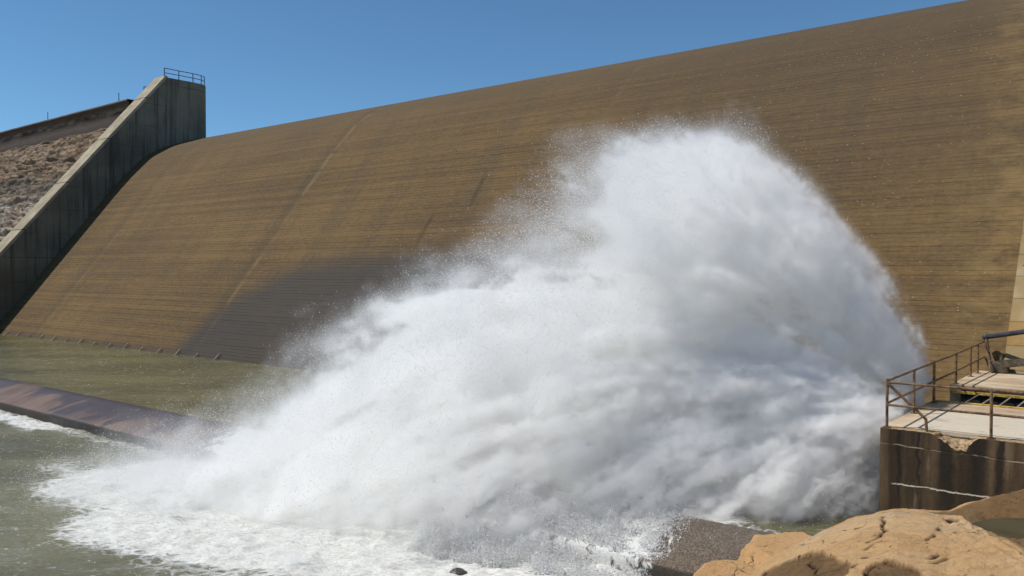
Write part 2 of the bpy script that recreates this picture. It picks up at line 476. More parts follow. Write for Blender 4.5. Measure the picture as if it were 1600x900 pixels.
def mat_rock():
    M = N('sandstone_bedrock')
    o = M.obj()
    stain = M.attr('stain')
    ring = M.attr('ring')
    crack = M.attr('crack')
    n1 = M.noise(M.mapv(o, (0.5, 0.5, 0.5)), 1.0, 6, 0.6)
    n2 = M.noise(o, 9.0, 5, 0.7)
    n3 = M.noise(o, 60.0, 4, 0.8)
    c = M.mix(M.ramp(n1, 0.36, 0.66), (0.70, 0.405, 0.175), (0.80, 0.525, 0.27))
    grey = M.ramp(M.noise(M.mapv(o, (0.9, 0.9, 0.9), (3, 1, 7)), 1.0, 5, 0.6), 0.56, 0.70)
    c = M.mix(M.math('MULTIPLY', grey, 0.55), c, (0.55, 0.45, 0.33))
    c = M.mix(M.ramp(n3, 0.52, 0.36, 0.0, 0.35), c, (0.30, 0.18, 0.08))
    c = M.mix(M.ramp(n3, 0.52, 0.68, 0.0, 0.35), c, (0.72, 0.55, 0.33))
    c = M.mix(M.ramp(n2, 0.5, 0.32, 0.0, 0.30), c, (0.27, 0.155, 0.065))
    rgh = M.math('MULTIPLY', stain, M.ramp(M.math('ADD', n2, M.math('MULTIPLY', n3, 0.5)), 0.55, 0.95, 0.55, 1.0))
    c = M.mix(rgh, c, M.mix(n3, (0.15, 0.078, 0.032), (0.44, 0.26, 0.115)))
    c = M.mix(M.math('MULTIPLY', ring, 0.85), c, M.mix(n2, (0.10, 0.07, 0.056), (0.20, 0.14, 0.11)))
    c = M.mix(M.ramp(n3, 0.66, 0.74, 0.0, 0.55), c, (0.14, 0.085, 0.045))
    c = M.mix(crack, c, (0.050, 0.026, 0.014))
    frac = M.n('ShaderNodeTexVoronoi', {'Vector': M.mapv(M.n('ShaderNodeVectorMath', {0: o, 1: M.n('ShaderNodeVectorMath', {0: M.n('ShaderNodeTexNoise', {'Vector': o, 'Scale': 3.0, 'Detail': 5.0}).outputs[1], 1: (0.5, 0.5, 0.5)}, operation='MULTIPLY').outputs[0]}, operation='ADD').outputs[0], (2.1, 1.3, 2.0)), 'Scale': 1.0}, feature='DISTANCE_TO_EDGE').outputs[0]
    fr_ = M.math('MULTIPLY', M.ramp(frac, 0.012, 0.0), M.ramp(M.noise(o, 1.6, 4, 0.6), 0.50, 0.62))
    c = M.mix(M.math('MULTIPLY', fr_, 0.8), c, (0.14, 0.08, 0.04))
    pit = M.n('ShaderNodeTexVoronoi', {'Vector': M.mapv(o, (26, 26, 26)), 'Scale': 1.0}, feature='F1')
    pt = M.math('MULTIPLY', M.ramp(pit.outputs[0], 0.28, 0.12), M.ramp(M.n('ShaderNodeSeparateColor', {0: pit.outputs[1]}).outputs[0], 0.80, 0.86))
    c = M.mix(M.math('MULTIPLY', pt, 0.45), c, (0.16, 0.09, 0.045))
    h = M.math('ADD', M.math('SUBTRACT', M.math('MULTIPLY', n2, 0.8), M.math('ADD', pt, fr_)), M.math('MULTIPLY', n3, M.ramp(stain, 0.0, 1.0, 0.5, 1.3, 'LINEAR')))
    M.principled(c, 0.92, M.bump(h, 1.0, 0.05), spec=0.22)
    return M.m


def mat_water(name, deep, foam_attr=True, wave=1.0, glint_fleck=0.5):
    M = N(name)
    o = M.mapv(M.obj(), rot=(0, 0, -YAW))
    big = M.noise(M.mapv(o, (0.5, 0.9, 1)), 1.0, 5, 0.6, 0.6)
    mid = M.noise(M.mapv(o, (1.7, 3.0, 1), (3, 1, 0)), 1.0, 5, 0.62, 0.8)
    fine = M.noise(M.mapv(o, (7, 11, 1)), 1.0, 4, 0.65, 0.6)
    c = M.mix(M.ramp(M.noise(M.mapv(o, (0.12, 0.25, 1)), 1.0, 4), 0.35, 0.65), tuple(v * 0.8 for v in deep), tuple(v * 1.2 for v in deep))
    h = M.math('ADD', M.math('MULTIPLY', big, 1.0), M.math('ADD', M.math('MULTIPLY', mid, 0.55), M.math('MULTIPLY', fine, 0.16)))
    # pale flecks on the crests: sun glints painted as colour, with specks of foam
    f1 = M.noise(M.mapv(o, (1.0, 3.4, 1)), 1.0, 6, 0.7, 1.2)
    f2 = M.noise(M.mapv(o, (6, 17, 1)), 1.0, 4, 0.75, 1.0)
    fl = M.math('MULTIPLY', M.ramp(f1, 0.50, 0.64), M.ramp(f2, 0.54, 0.64))
    fl = M.math('MULTIPLY', fl, glint_fleck)
    foam = fl  # starts as the painted glint flecks; real foam joins them below
    rough = 0.09
    if foam_attr:
        a = M.attr('foam')
        lace = M.n('ShaderNodeTexVoronoi', {'Vector': M.mapv(M.n('ShaderNodeVectorMath', {0: o, 1: M.n('ShaderNodeVectorMath', {0: M.n('ShaderNodeTexNoise', {'Vector': o, 'Scale': 1.3, 'Detail': 5.0}).outputs[1], 1: (0.9, 0.9, 0)}, operation='MULTIPLY').outputs[0]}, operation='ADD').outputs[0], (2.2, 3.8, 1)), 'Scale': 1.0}, feature='DISTANCE_TO_EDGE').outputs[0]
        lf = M.ramp(lace, 0.30, 0.0)
        fn = M.math('ADD', M.math('MULTIPLY', lf, 0.20), M.math('ADD', M.math('MULTIPLY', f1, 0.60), M.math('MULTIPLY', f2, 0.5)))
        fm = M.ramp(M.math('ADD', M.math('MULTIPLY', a, 0.92), fn), 0.98, 1.32)
        foam = M.math('MAXIMUM', fl, fm)
        h = M.math('ADD', h, M.math('MULTIPLY', fm, 0.35))
    fc = M.mix(M.ramp(f2, 0.3, 0.6), (0.48, 0.46, 0.385), (0.78, 0.78, 0.745))
    col = M.mix(foam, c, fc)
    rr = M.math('ADD', rough, M.math('MULTIPLY', foam, 0.75))
    M.principled(col, rr, M.bump(h, 0.55 * wave, 0.22), spec=0.5, IOR=1.33)
    return M.m


def mat_white_water(name='white_water', col=(0.955, 0.955, 0.955), trans=0.3):
    M = N(name)
    d = M.n('ShaderNodeBsdfDiffuse', {'Color': col})
    t = M.n('ShaderNodeBsdfTranslucent', {'Color': col})
    mx = M.n('ShaderNodeMixShader', {0: trans, 1: d, 2: t})
    M.t.links.new(mx.outputs[0], M.out.inputs['Surface'])
    return M.m


MAT = {}
MAT['dam'] = mat_dam()
MAT['strip'] = mat_smooth_strip()
MAT['pier'] = mat_pier()
MAT['coping'] = mat_coping()
MAT['masonry'] = mat_masonry()
MAT['parapet'] = mat_stained_wall()
MAT['wall'] = mat_platform_wall()
MAT['slab'] = mat_platform_top()
MAT['rust'] = mat_rusty()
MAT['grey_rail'] = mat_plain('grey_steel_rail', (0.10, 0.11, 0.13), 0.5, 0.3)
MAT['dark_pipe'] = mat_plain('dark_painted_pipe', (0.05, 0.05, 0.062), 0.35, 0.1, spec=0.6)
MAT['dark'] = mat_plain('pit_concrete', (0.035, 0.03, 0.025), 0.95)
MAT['yellow'] = mat_plain('worn_yellow_paint', (0.50, 0.33, 0.07), 0.8, var=0.5, scale=9)
MAT['bar'] = mat_plain('galvanised_bar', (0.30, 0.25, 0.18), 0.6, 0.2)
MAT['rubble'] = mat_plain('broken_concrete', (0.36, 0.25, 0.14), 0.95, var=0.5, scale=12, bump=0.8)
MAT['moss'] = mat_plain('mossy_concrete', (0.10, 0.082, 0.055), 0.95, var=0.5, scale=7, bump=0.7)
MAT['sill'] = mat_sill()
MAT['rock'] = mat_rock()
MAT['wet_rock'] = mat_plain('wet_dark_rock', (0.05, 0.036, 0.03), 0.3, var=0.5, scale=8, bump=0.8)
MAT['pool'] = mat_water('olive_pool_water', (0.155, 0.138, 0.060), True, 1.4, 0.8)
MAT['tail'] = mat_water('khaki_river_water', (0.185, 0.176, 0.104), True, 1.1, 0.9)
MAT['white'] = mat_white_water()
MAT['drop'] = mat_white_water('water_drops', (0.98, 0.98, 0.98), 0.5)
MAT['ground'] = mat_plain('dry_ground', (0.20, 0.15, 0.09), 0.95, scale=0.5)
MAT['puddle'] = mat_plain('puddle_water', (0.055, 0.05, 0.03), 0.06, var=0.3, scale=3, bump=0.03, spec=0.5)

# ------------------------------------------------------------------ the dam
PROF = [(27.5, -4.0), (30.8, 0.0), (41.9, 13.82), (43.4, 15.58), (45.5, 17.79), (47.8, 19.26), (51.5, 20.6), (54.0, 21.15),
        (57.0, 21.2), (59.0, 20.6)]


def smooth_profile(pts, step=0.3):
    p = np.array(pts, float)
    d = np.r_[0, np.cumsum(np.hypot(*np.diff(p, axis=0).T))]
    t = np.arange(0, d[-1], step / 4)
    y = np.interp(t, d, p[:, 0])
    z = np.interp(t, d, p[:, 1])
    for _ in range(60):
        y[1:-1] = (y[:-2] + 2 * y[1:-1] + y[2:]) / 4
        z[1:-1] = (z[:-2] + 2 * z[1:-1] + z[2:]) / 4
    s = np.r_[0, np.cumsum(np.hypot(np.diff(y), np.diff(z)))]
    k = np.arange(0, s[-1], step)
    return np.interp(k, s, y), np.interp(k, s, z), k


PY, PZ, PS = smooth_profile(PROF)
S0 = float(np.interp(0.0, PZ[:60], PS[:60]))       # arc length at the water line


def dam_surface(x, s):
    """World point on the dam's face at x and arc length s above the water line."""
    return np.stack([x, np.interp(s + S0, PS, PY), np.interp(s + S0, PS, PZ)], -1)


STRIP_X = -4.82
# edge of the patch that the drifting spray keeps wet: (x, arc length above the water line)
WET = np.array([(-62.0, -8.0), (-57.5, -3.0), (-55.8, 0.0), (-54.9, 1.3), (-53.7, 3.3), (-52.2, 5.0), (-50.1, 6.8), (-47.3, 7.9), (-44.3, 8.4), (-40.8, 8.8),
                (-37.3, 8.9), (-33.2, 9.0), (-29.4, 9.1), (-25.2, 9.3), (-21.4, 8.5), (-17.0, 6.8), (-14.0, 4.0), (-12.0, 0.5), (-10.0, -3.0), (-5.0, -6.0)])

dam = empty('concrete_dam', (-40, 31, 0))
tag(dam, 'huge brown concrete spillway dam with a smoothly rounded crest behind the spray', 'dam')


def child_mesh(name, verts, faces, mat, root, **kw):
    o = mesh_obj(name, np.asarray(verts) - np.array(root.location), faces, mat, root, **kw)
    return o


xs = np.linspace(-88.0, STRIP_X, 206)
X, S = np.meshgrid(xs, PS - S0, indexing='ij')
P = dam_surface(X.ravel(), S.ravel())
UV = np.stack([X.ravel(), S.ravel()], 1)
wob = fbm(UV * np.array([0.16, 0.3]), 5, 3) * 0.6
wd = np.full(len(UV), 1e9)
for a_, b_ in zip(WET[:-1], WET[1:]):
    wd = np.minimum(wd, seg_dist(UV, a_, b_)[0])
wd *= np.where(UV[:, 1] > np.interp(UV[:, 0], WET[:, 0], WET[:, 1]), 1, -1)
wet = sstep(1.5, -1.7, wd + wob)
damp = 0.55 * sstep(0.7, 0.1, UV[:, 1] + 0.25 * fbm(UV * np.array([0.7, 0.5]), 3, 9))
NP = len(PS)
face = child_mesh('spillway_face', P, grid_faces(len(xs), NP), MAT['dam'], dam, smooth=True, uv=UV,
                  attrs={'wet': np.maximum(wet, damp)})
# smooth strip at the right, standing 6 cm proud of the face
xs2 = np.linspace(STRIP_X, 46.0, 64)
X, S = np.meshgrid(xs2, PS - S0, indexing='ij')
P = dam_surface(X.ravel(), S.ravel()) + np.array([0, -0.05, 0.04])
UV = np.stack([X.ravel(), S.ravel()], 1)
keep = S.ravel() < 30
st = child_mesh('smooth_strip', P, grid_faces(len(xs2), NP), MAT['strip'], dam, smooth=True, uv=UV)
st['label'] = 'smooth pale yellow concrete strip at the right end of the dam'
# close the strip's left edge with a thin return
e0 = dam_surface(np.full(NP, STRIP_X), PS - S0)
ev = np.concatenate([e0 + np.array([0, -0.05, 0.04]), e0 + np.array([0, 0.1, -0.08])])
ef = np.array([[i, i + 1, NP + i + 1, NP + i] for i in range(NP - 1)])
child_mesh('strip_edge', ev, ef, MAT['coping'], dam)
# back of the dam so that it is a solid body
bk = np.array([(-88.0, PY[-1], PZ[-1]), (46, PY[-1], PZ[-1]), (46, PY[-1], -4), (-88.0, PY[-1], -4)])
child_mesh('upstream_face', bk, np.array([[0, 1, 2, 3]]), MAT['pier'], dam)
# short sloping ribs at the water line
for i, x in enumerate(np.arange(-84.0, -48, 2.45)):
    a = dam_surface(np.array([x]), np.array([-0.25]))[0]
    b = dam_surface(np.array([x + 0.15]), np.array([0.26 + 0.1 * math.sin(i * 2.3)]))[0]
    off = np.array([0, -0.10, 0.09])
    o = tube_obj('toe_rib', Vector(a + off) - dam.location, Vector(b + off) - dam.location, 0.045, MAT['bar'], dam, 6)

# ------------------------------------------------------------------ left pier
PX = -87.8
PIER = [(22.0, -3.0), (22.0, -2.7), (46.6, 26.2), (51.0, 26.2)]
pier = empty('spillway_pier', (PX - 1, 40, 0))
tag(pier, 'tall dark grey concrete pier with a pale sloping coping left of the spillway', 'pier')
TH = 1.9
bm = bmesh.new()
plan = []
# outline of the side, upstream end rounded in plan
side = [(22.0, -3.0), (46.6, 26.2), (49.6, 26.2)]
rings = []
for (xo, yo) in [(0.0, 0.0)]:
    pass
# prism of the straight part
fr_ = [bm.verts.new((PX, y, z)) for y, z in [(22.2, -4.0), (48.6, 27.1), (51.7, 27.1), (51.7, -4.0)]]
bk_ = [bm.verts.new((PX - TH, y, z)) for y, z in [(22.2, -4.0), (48.6, 27.1), (51.7, 27.1), (51.7, -4.0)]]
bm.faces.new(fr_)
bm.faces.new(bk_[::-1])
for i in (0, 1, 3):
    bm.faces.new([fr_[i], bk_[i], bk_[(i + 1) % 4], fr_[(i + 1) % 4]])
# rounded nose
prev_t, prev_b = fr_[2], fr_[3]
nose_t = [fr_[2]]
for k in range(1, 12):
    a = math.pi * k / 12
    cx = PX - TH / 2 + TH / 2 * math.cos(a)
    cy = 51.7 + 2.0 * math.sin(a)
    t_, b_ = bm.verts.new((cx, cy, 27.1)), bm.verts.new((cx, cy, -4))
    bm.faces.new([prev_t, prev_b, b_, t_])
    prev_t, prev_b = t_, b_
    nose_t.append(t_)
bm.faces.new([prev_t, prev_b, bk_[3], bk_[2]])
nose_t.append(bk_[2])
bm.faces.new(nose_t)
bmesh.ops.recalc_face_normals(bm, faces=bm.faces)
bmesh.ops.translate(bm, verts=bm.verts, vec=-pier.location)
body = bm_obj('pier_body', bm, MAT['pier'], pier)
# coping slab along the sloping edge, a little proud
bm = bmesh.new()
sl = Vector((0, 48.6 - 22.2, 31.1)).normalized()
up = Vector((0, -sl.z, sl.y))
a0 = Vector((0, 22.2, -4.0)) - sl * 0.0
a1 = Vector((0, 48.6, 27.1)) + sl * 0.05
q = []
for p in (a0, a1):
    for xo, h in ((PX + 0.06, 0.30), (PX - TH - 0.45, 0.30), (PX - TH - 0.45, 0.003), (PX + 0.06, 0.003)):
        q.append(bm.verts.new(Vector((xo, p.y, p.z)) + up * h - pier.location))
for i in range(4):
    j = (i + 1) % 4
    bm.faces.new([q[i], q[j], q[4 + j], q[4 + i]])
bm.faces.new(q[3::-1]); bm.faces.new(q[4:])
bmesh.ops.recalc_face_normals(bm, faces=bm.faces)
bmesh.ops.bevel(bm, geom=list(bm.edges), offset=0.03, segments=1, affect='EDGES')
bm_obj('coping', bm, MAT['coping'], pier)


def railing(name, path, h, mat, label, cat, posts, r=0.03, mids=(0.5,), rail_r=None, group=None):
    """A railing of its own along PATH; posts are parameters 0..len-1 along it."""
    base = Vector(path[0])
    root = empty(name, base)
    tag(root, label, cat, group)
    pts = [Vector(p) - base for p in path]
    rr = rail_r or r * 0.85
    for nm, f in [('top_rail', 1.0)] + [('middle_rail', m) for m in mids]:
        bm = bmesh.new()
        for a, b in zip(pts[:-1], pts[1:]):
            add_tube(bm, a + Vector((0, 0, h * f)), b + Vector((0, 0, h * f)), rr)
        for p in pts[1:-1]:
            bmesh.ops.create_icosphere(bm, subdivisions=1, radius=rr * 1.02, matrix=Matrix.Translation(p + Vector((0, 0, h * f))))
        bm_obj(nm, bm, mat, root)
    for t in posts:
        i = min(int(t), len(pts) - 2)
        p = pts[i].lerp(pts[i + 1], t - i)
        bm = bmesh.new()
        add_tube(bm, p, p + Vector((0, 0, h + rr * 0.4)), r)
        add_box(bm, p + Vector((-r * 2.2, -r * 2.2, 0.001)), p + Vector((r * 2.2, r * 2.2, 0.016)))
        bm_obj('post', bm, mat, root)
    return root


nose = [(PX - 0.12, 48.3, 27.1), (PX - 0.12, 51.7, 27.1)]
for k in range(1, 7):
    a = math.pi * k / 12
    nose.append((PX - TH / 2 + (TH / 2 - 0.12) * math.cos(a), 51.7 + 1.88 * math.sin(a), 27.1))
railing('pier_railing', nose, 1.0, MAT['grey_rail'], 'thin grey steel railing on top of the grey spillway pier against the sky', 'railing',
        [0, 0.5, 1.0, 3.5, 6.5], r=0.05)
railing('crest_railing', [(PX - 2.5, 47.2, 24.6), (PX - 2.5, 49.0, 24.6)], 1.6, MAT['grey_rail'],
        'short grey railing just left of the pier top, above the sloping coping', 'railing', [0, 1], r=0.05)

# ------------------------------------------------------------------ left gravity wall of rubble masonry
emb = empty('masonry_dam', (-100, 40, 0))
tag(emb, 'weathered brown masonry dam wall with a rough rubble slope left of the pier', 'dam wall')
prof = np.array([(24.0, -3.5), (31.1, 6.0), (42.1, 19.1), (44.0, 21.0), (45.3, 21.75)])
d = np.r_[0, np.cumsum(np.hypot(*np.diff(prof, axis=0).T))]
sv = np.arange(0, d[-1], 0.11)
yy, zz = np.interp(sv, d, prof[:, 0]), np.interp(sv, d, prof[:, 1])
xs = np.arange(-135, PX - TH + 0.02, 0.17)
X, SV = np.meshgrid(xs, sv, indexing='ij')
Y = np.broadcast_to(yy, X.shape).copy()
Z = np.broadcast_to(zz, X.shape).copy()
q = np.stack([X.ravel(), SV.ravel()], 1)
lay = np.abs(fbm(q * np.array([0.13, 1.25]), 6, 21, 0.62)) * 1.5
blk = fbm(q * np.array([0.8, 2.6]), 4, 5, 0.6) * 0.36
hh = (lay + blk - 0.45).reshape(X.shape) * 0.62
saw = np.mod((q[:, 1] + 0.55 * fbm(q * np.array([0.12, 0.3]), 4, 88)) / 1.15, 1.0).reshape(X.shape)
hh += 0.34 * (sstep(0.0, 0.75, saw) - sstep(0.85, 1.0, saw))
hh *= sstep(0, 0.8, (d[-1] - SV))
Y -= hh * 0.75
Z += hh * 0.6
V = np.stack([X.ravel(), Y.ravel(), Z.ravel()], 1)
child_mesh('rubble_slope', V, grid_faces(len(xs), len(sv)), MAT['masonry'], emb, smooth=False, uv=np.stack([q[:, 0], (d[-1] - q[:, 1])[:] * -1 + d[-1]], 1))
# upper wall with coping
prof2 = np.array([(45.15, 21.3), (45.35, 22.2), (45.42, 22.22), (45.62, 23.5), (45.55, 23.55), (45.6, 24.35), (45.4, 24.36), (45.4, 24.6), (49, 24.6), (49, 12)])
xs = np.arange(-150, PX - TH - 0.4, 0.5)
X, K = np.meshgrid(xs, np.arange(len(prof2)), indexing='ij')
V = np.stack([X.ravel(), prof2[K.ravel(), 0] + 0.05 * fbm(np.stack([X.ravel() * 0.6, K.ravel() * 1.7], 1), 3, 2), prof2[K.ravel(), 1]], 1)
child_mesh('parapet_wall', V, grid_faces(len(xs), len(prof2)), MAT['parapet'], emb)
for i, (x, h) in enumerate(((-112.5, 1.25), (-94.0, 1.25), (-131.0, 1.2))):
    bm = bmesh.new()
    add_tube(bm, (0, 0, 0), (0, 0, h), 0.045, 8)
    add_box(bm, (-0.14, -0.14, 0.0), (0.14, 0.14, 0.05))
    o = bm_obj('marker_post', bm, MAT['grey_rail'])
    o.location = (x, 46.2, 24.6)
    tag(o, ['thin marker post on the masonry dam crest at the far left edge', 'thin marker post on the masonry dam crest closest to the pier',
            'thin marker post on the masonry dam crest farther left than the others'][i], 'post', 'marker posts along the dam crest')

# ------------------------------------------------------------------ water, sill, ground
# (shape of the splash zone, shared by foam and spray)


def water_sheet(name, x0, x1, y0, y1, z, step, mat, foam, amp, seed):
    xs = np.arange(x0, x1 + step * 0.5, step)
    ys = np.arange(y0, y1 + step * 0.5, step)
    X, Y = np.meshgrid(xs, ys, indexing='ij')
    p = np.stack([X.ravel(), Y.ravel()], 1)
    f = foam(p)
    c, s = math.cos(0.62), math.sin(0.62)
    r = np.stack([p[:, 0] * c + p[:, 1] * s, -p[:, 0] * s + p[:, 1] * c], 1)
    h = amp * (fbm(r * np.array([0.35, 0.8]), 4, seed) * 1.4 + (1 - np.abs(fbm(r * np.array([1.0, 2.2]), 4, seed + 9)) * 2) * 0.5)
    h += f * (0.10 * np.abs(fbm(p * 1.1, 4, seed + 4)) + 0.10 * fbm(p * 3.3, 3, seed + 5))
    V = np.stack([p[:, 0], p[:, 1], z + h], 1)
    o = mesh_obj(name, V, grid_faces(len(xs), len(ys)), mat, smooth=True, attrs={'foam': f})
    return tag(o, kind='structure')


def foam_tail(p):
    """How foamy the tailwater is."""
    f = np.zeros(len(p))
    for a, b, w, k in (((-9.0, 15.5), (-14.0, 13.4), 2.2, 1.0), ((-14.0, 13.4), (-21.5, 11.0), 2.2, 1.0), ((-20.0, 12.8), (-26.0, 12.2), 2.0, 0.8),
                       ((-16, 15), (-26, 13.5), 3.0, 1.0), ((-25, 13.6), (-30.0, 13.0), 1.5, 0.45), ((-24, 11.2), (-16, 9.8), 1.2, 0.5)):
        d_, t = seg_dist(p, a, b)
        f = np.maximum(f, k * sstep(w * 1.5, w * 0.35, d_))
    # strip of foam under the lip at the left
    d_, t = seg_dist(p, (-75, 15.3), (-38, 15.35))
    f = np.maximum(f, 0.75 * sstep(1.3, 0.1, d_))
    d_, t = seg_dist(p, (-38, 15.5), (-22, 15.5))
    f = np.maximum(f, 0.45 * sstep(0.8, 0.1, d_))
    return np.clip(f + 0.22 * fbm(p * 0.35, 4, 8) * (f > 0.02), 0, 1)


def foam_pool(p):
    d_, t = seg_dist(p, (-12.5, 20.5), (-21, 20.5))
    f = sstep(4.2, 1.2, d_)
    d2, t = seg_dist(p, (-12, 18.5), (-8.5, 18.3))
    f = np.maximum(f, 0.9 * sstep(1.3, 0.2, d2))
    d2, t = seg_dist(p, (-8.5, 18.2), (-6.2, 18.0))
    f = np.maximum(f, 0.5 * sstep(0.5, 0.1, d2))
    d3 = np.abs(p[:, 1] - 30.9)
    f = np.maximum(f, 0.25 * sstep(0.6, 0.1, d3))
    return np.clip(f + 0.2 * fbm(p * 0.4, 4, 3) * (f > 0.02), 0, 1)


water_sheet('river_water', -62, 2, -1, 16.2, TAIL_Z, 0.1, MAT['tail'], foam_tail, 0.055, 31)
water_sheet('pool_water', -89, -1, 17.5, 31.5, -0.05, 0.12, MAT['pool'], foam_pool, 0.03, 55)
# the river farther out, as wide sheets
far = []
for i, (x0, x1, y0, y1) in enumerate(((-150, -62, -60, 16.2), (-62, 2, -60, -1))):
    V = np.array([(x0, y0, TAIL_Z - 0.01), (x1, y0, TAIL_Z - 0.01), (x1, y1, TAIL_Z - 0.01), (x0, y1, TAIL_Z - 0.01)])
    far.append(tag(mesh_obj('outer_river_water', V, np.array([[0, 1, 2, 3]]), MAT['tail']), kind='structure'))
V = np.array([(-900, -900, -4.0), (900, -900, -4.0), (900, 1200, -4.0), (-900, 1200, -4.0)])
tag(mesh_obj('ground', V, np.array([[0, 1, 2, 3]]), MAT['ground']), kind='structure')
# rocky shore closing the water at the far left
xs = np.arange(-165, -84, 1.0); ys = np.arange(-60, 26, 1.0)
X, Y = np.meshgrid(xs, ys, indexing='ij')
p = np.stack([X.ravel(), Y.ravel()], 1)
zb = -3.5 + 8.0 * sstep(-88, -120, p[:, 0] + 5 * fbm(p * 0.05, 3, 4)) + 1.2 * fbm(p * 0.15, 5, 6)
tag(mesh_obj('river_bank', np.c_[p, zb], grid_faces(len(xs), len(ys)), MAT['ground'], smooth=True), kind='structure')

# sill: crest at y 17.8, apron falling to a lip at y 15.9
sill_prof = [(19.2, -1.6), (18.3, -0.45), (17.95, 0.0), (17.8, 0.045), (17.55, 0.02), (15.95, -0.47), (15.9, -0.52), (15.92, -1.9)]
xs = np.arange(-100, -1.0, 0.25)
pf = []
for a, b in zip(sill_prof[:-1], sill_prof[1:]):
    n = max(1, int(math.hypot(b[0] - a[0], b[1] - a[1]) / 0.15))
    pf += [(a[0] + (b[0] - a[0]) * k / n, a[1] + (b[1] - a[1]) * k / n) for k in range(n)]
pf = np.array(pf + [sill_prof[-1]])
X, K = np.meshgrid(xs, np.arange(len(pf)), indexing='ij')
q = np.stack([X.ravel(), K.ravel() * 0.3], 1)
V = np.stack([X.ravel(), pf[K.ravel(), 0] + 0.025 * fbm(q * 1.2, 3, 77), pf[K.ravel(), 1] + 0.02 * fbm(q * 0.7, 4, 78)], 1)
sf = sstep(-8.2, -9.8, V[:, 0] + 0.35 * (V[:, 1] - 16.5)) * sstep(-30, -24, V[:, 0])
sf = np.maximum(sf, 0.75 * sstep(-45, -52, V[:, 0]) * sstep(16.4, 15.95, V[:, 1]))
sf = np.where(V[:, 1] < 15.97, sf * 0.62, sf)
sill = mesh_obj('concrete_sill', V, grid_faces(len(xs), len(pf)), MAT['sill'], smooth=False, attrs={'foam': sf})
tag(sill, 'long low purplish brown wet concrete sill sloping down to the river in front of the dam', 'weir')

# ------------------------------------------------------------------ platform
PLX, PLY, PLZ = -5.55, 20.7, 2.12
plat = empty('outlet_platform', (PLX, PLY, 0))
tag(plat, 'stained brown concrete platform with a worn flat top right of the spray', 'platform')
# front wall with a broken notch in its top edge
nx0, nx1 = -4.33, -3.62


def notch(x):
    """Top of the front wall at x (a chipped gap in it)."""
    pts = [(-9, 2.12), (-4.48, 2.12), (-4.36, 2.07), (-4.22, 1.98), (-4.05, 1.86), (-3.95, 1.79), (-3.86, 1.82), (-3.75, 1.80), (-3.71, 1.90), (-3.62, 2.02), (-3.5, 2.12), (30, 2.12)]
    return np.interp(x, [p[0] for p in pts], [p[1] for p in pts])


xs = np.unique(np.r_[np.arange(PLX, -2.0, 0.05), np.arange(-2.0, 14.1, 0.5)])
zs = np.linspace(-3.5, 1.0, 24)
fv, ff = [], []
rows = 34
for x in xs:
    top = float(notch(x)) + (0.012 * math.sin(x * 47) if -4.4 < x < -3.6 else 0.004 * math.sin(x * 31))
    for k in range(rows):
        z = -3.5 + (top + 3.5) * k / (rows - 1)
        fv.append((x, PLY + (0.012 * fbm(np.array([[x * 1.7, z * 1.7]]), 3, 4)[0]), z))
FW = np.array(fv)
wall_f = grid_faces(len(xs), rows)
# thickness of the lip (0.5 m back)
nfront = len(FW)
child_mesh('front_wall', FW, wall_f, MAT['wall'], plat)
top = FW[rows - 1::rows]
lipb = np.array([(x, PLY + 0.425, max(2.055, min(PLZ, t[2] + 0.02) if t[2] < 2.05 else PLZ - 0.002)) for x, t in zip(xs, top)])
midl = (top * 0.55 + lipb * 0.45) + np.c_[np.zeros(len(xs)), 0.03 * np.sin(xs * 23), np.where(top[:, 2] < 2.1, 0.03 * np.sin(xs * 31), 0)]
lv = np.concatenate([top, midl, lipb])
nx_ = len(xs)
lf = np.array([[k * nx_ + i, k * nx_ + i + 1, (k + 1) * nx_ + i + 1, (k + 1) * nx_ + i] for k in (0, 1) for i in range(nx_ - 1)])
child_mesh('wall_top', lv, lf, MAT['rubble'], plat)
# side wall towards the spray
bm = bmesh.new()
vs = [bm.verts.new(Vector(c) - plat.location) for c in ((PLX, PLY, -3.5), (PLX, PLY, PLZ - 0.001), (PLX, 25.9, PLZ - 0.001), (PLX, 25.9, 0.9), (PLX, 28.2, 0.9),
                                                       (PLX, 28.2, 2.34), (PLX, 34.0, 2.34), (PLX, 34.0, -3.5))]
bm.faces.new(vs)
bm_obj('side_wall', bm, MAT['wall'], plat)
# top slabs
bm = bmesh.new()
add_box(bm, Vector((PLX - 0.02, PLY + 0.42, 1.80)) - plat.location, Vector((14, 25.9, PLZ)) - plat.location)
bm_obj('slab', bm, MAT['slab'], plat)
bm = bmesh.new()
add_box(bm, Vector((PLX - 0.02, 28.2, 1.6)) - plat.location, Vector((14, 34.2, 2.35)) - plat.location, 0.02)
bm_obj('raised_slab', bm, MAT['slab'], plat)
# outer strip left of the notch and right of it (top of the front wall) is part of the wall; floor of the notch:
bm = bmesh.new()
rng = random.Random(4)
for i in range(46):
    x = rng.uniform(-4.42, -3.62)
    s = rng.uniform(0.02, 0.06)
    y = PLY + rng.uniform(0.03, 0.4)
    m = Matrix.Translation(Vector((x, y, float(notch(x)) + s * 0.2)) - plat.location) @ Matrix.Rotation(rng.uniform(0, 3), 4, 'X') @ Matrix.Rotation(rng.uniform(0, 3), 4, 'Z') @ Matrix.Diagonal((s * 1.4, s, s * 0.7, 1))
    bmesh.ops.create_icosphere(bm, subdivisions=1, radius=1, matrix=m)
bm_obj('broken_edge', bm, MAT['rubble'], plat)
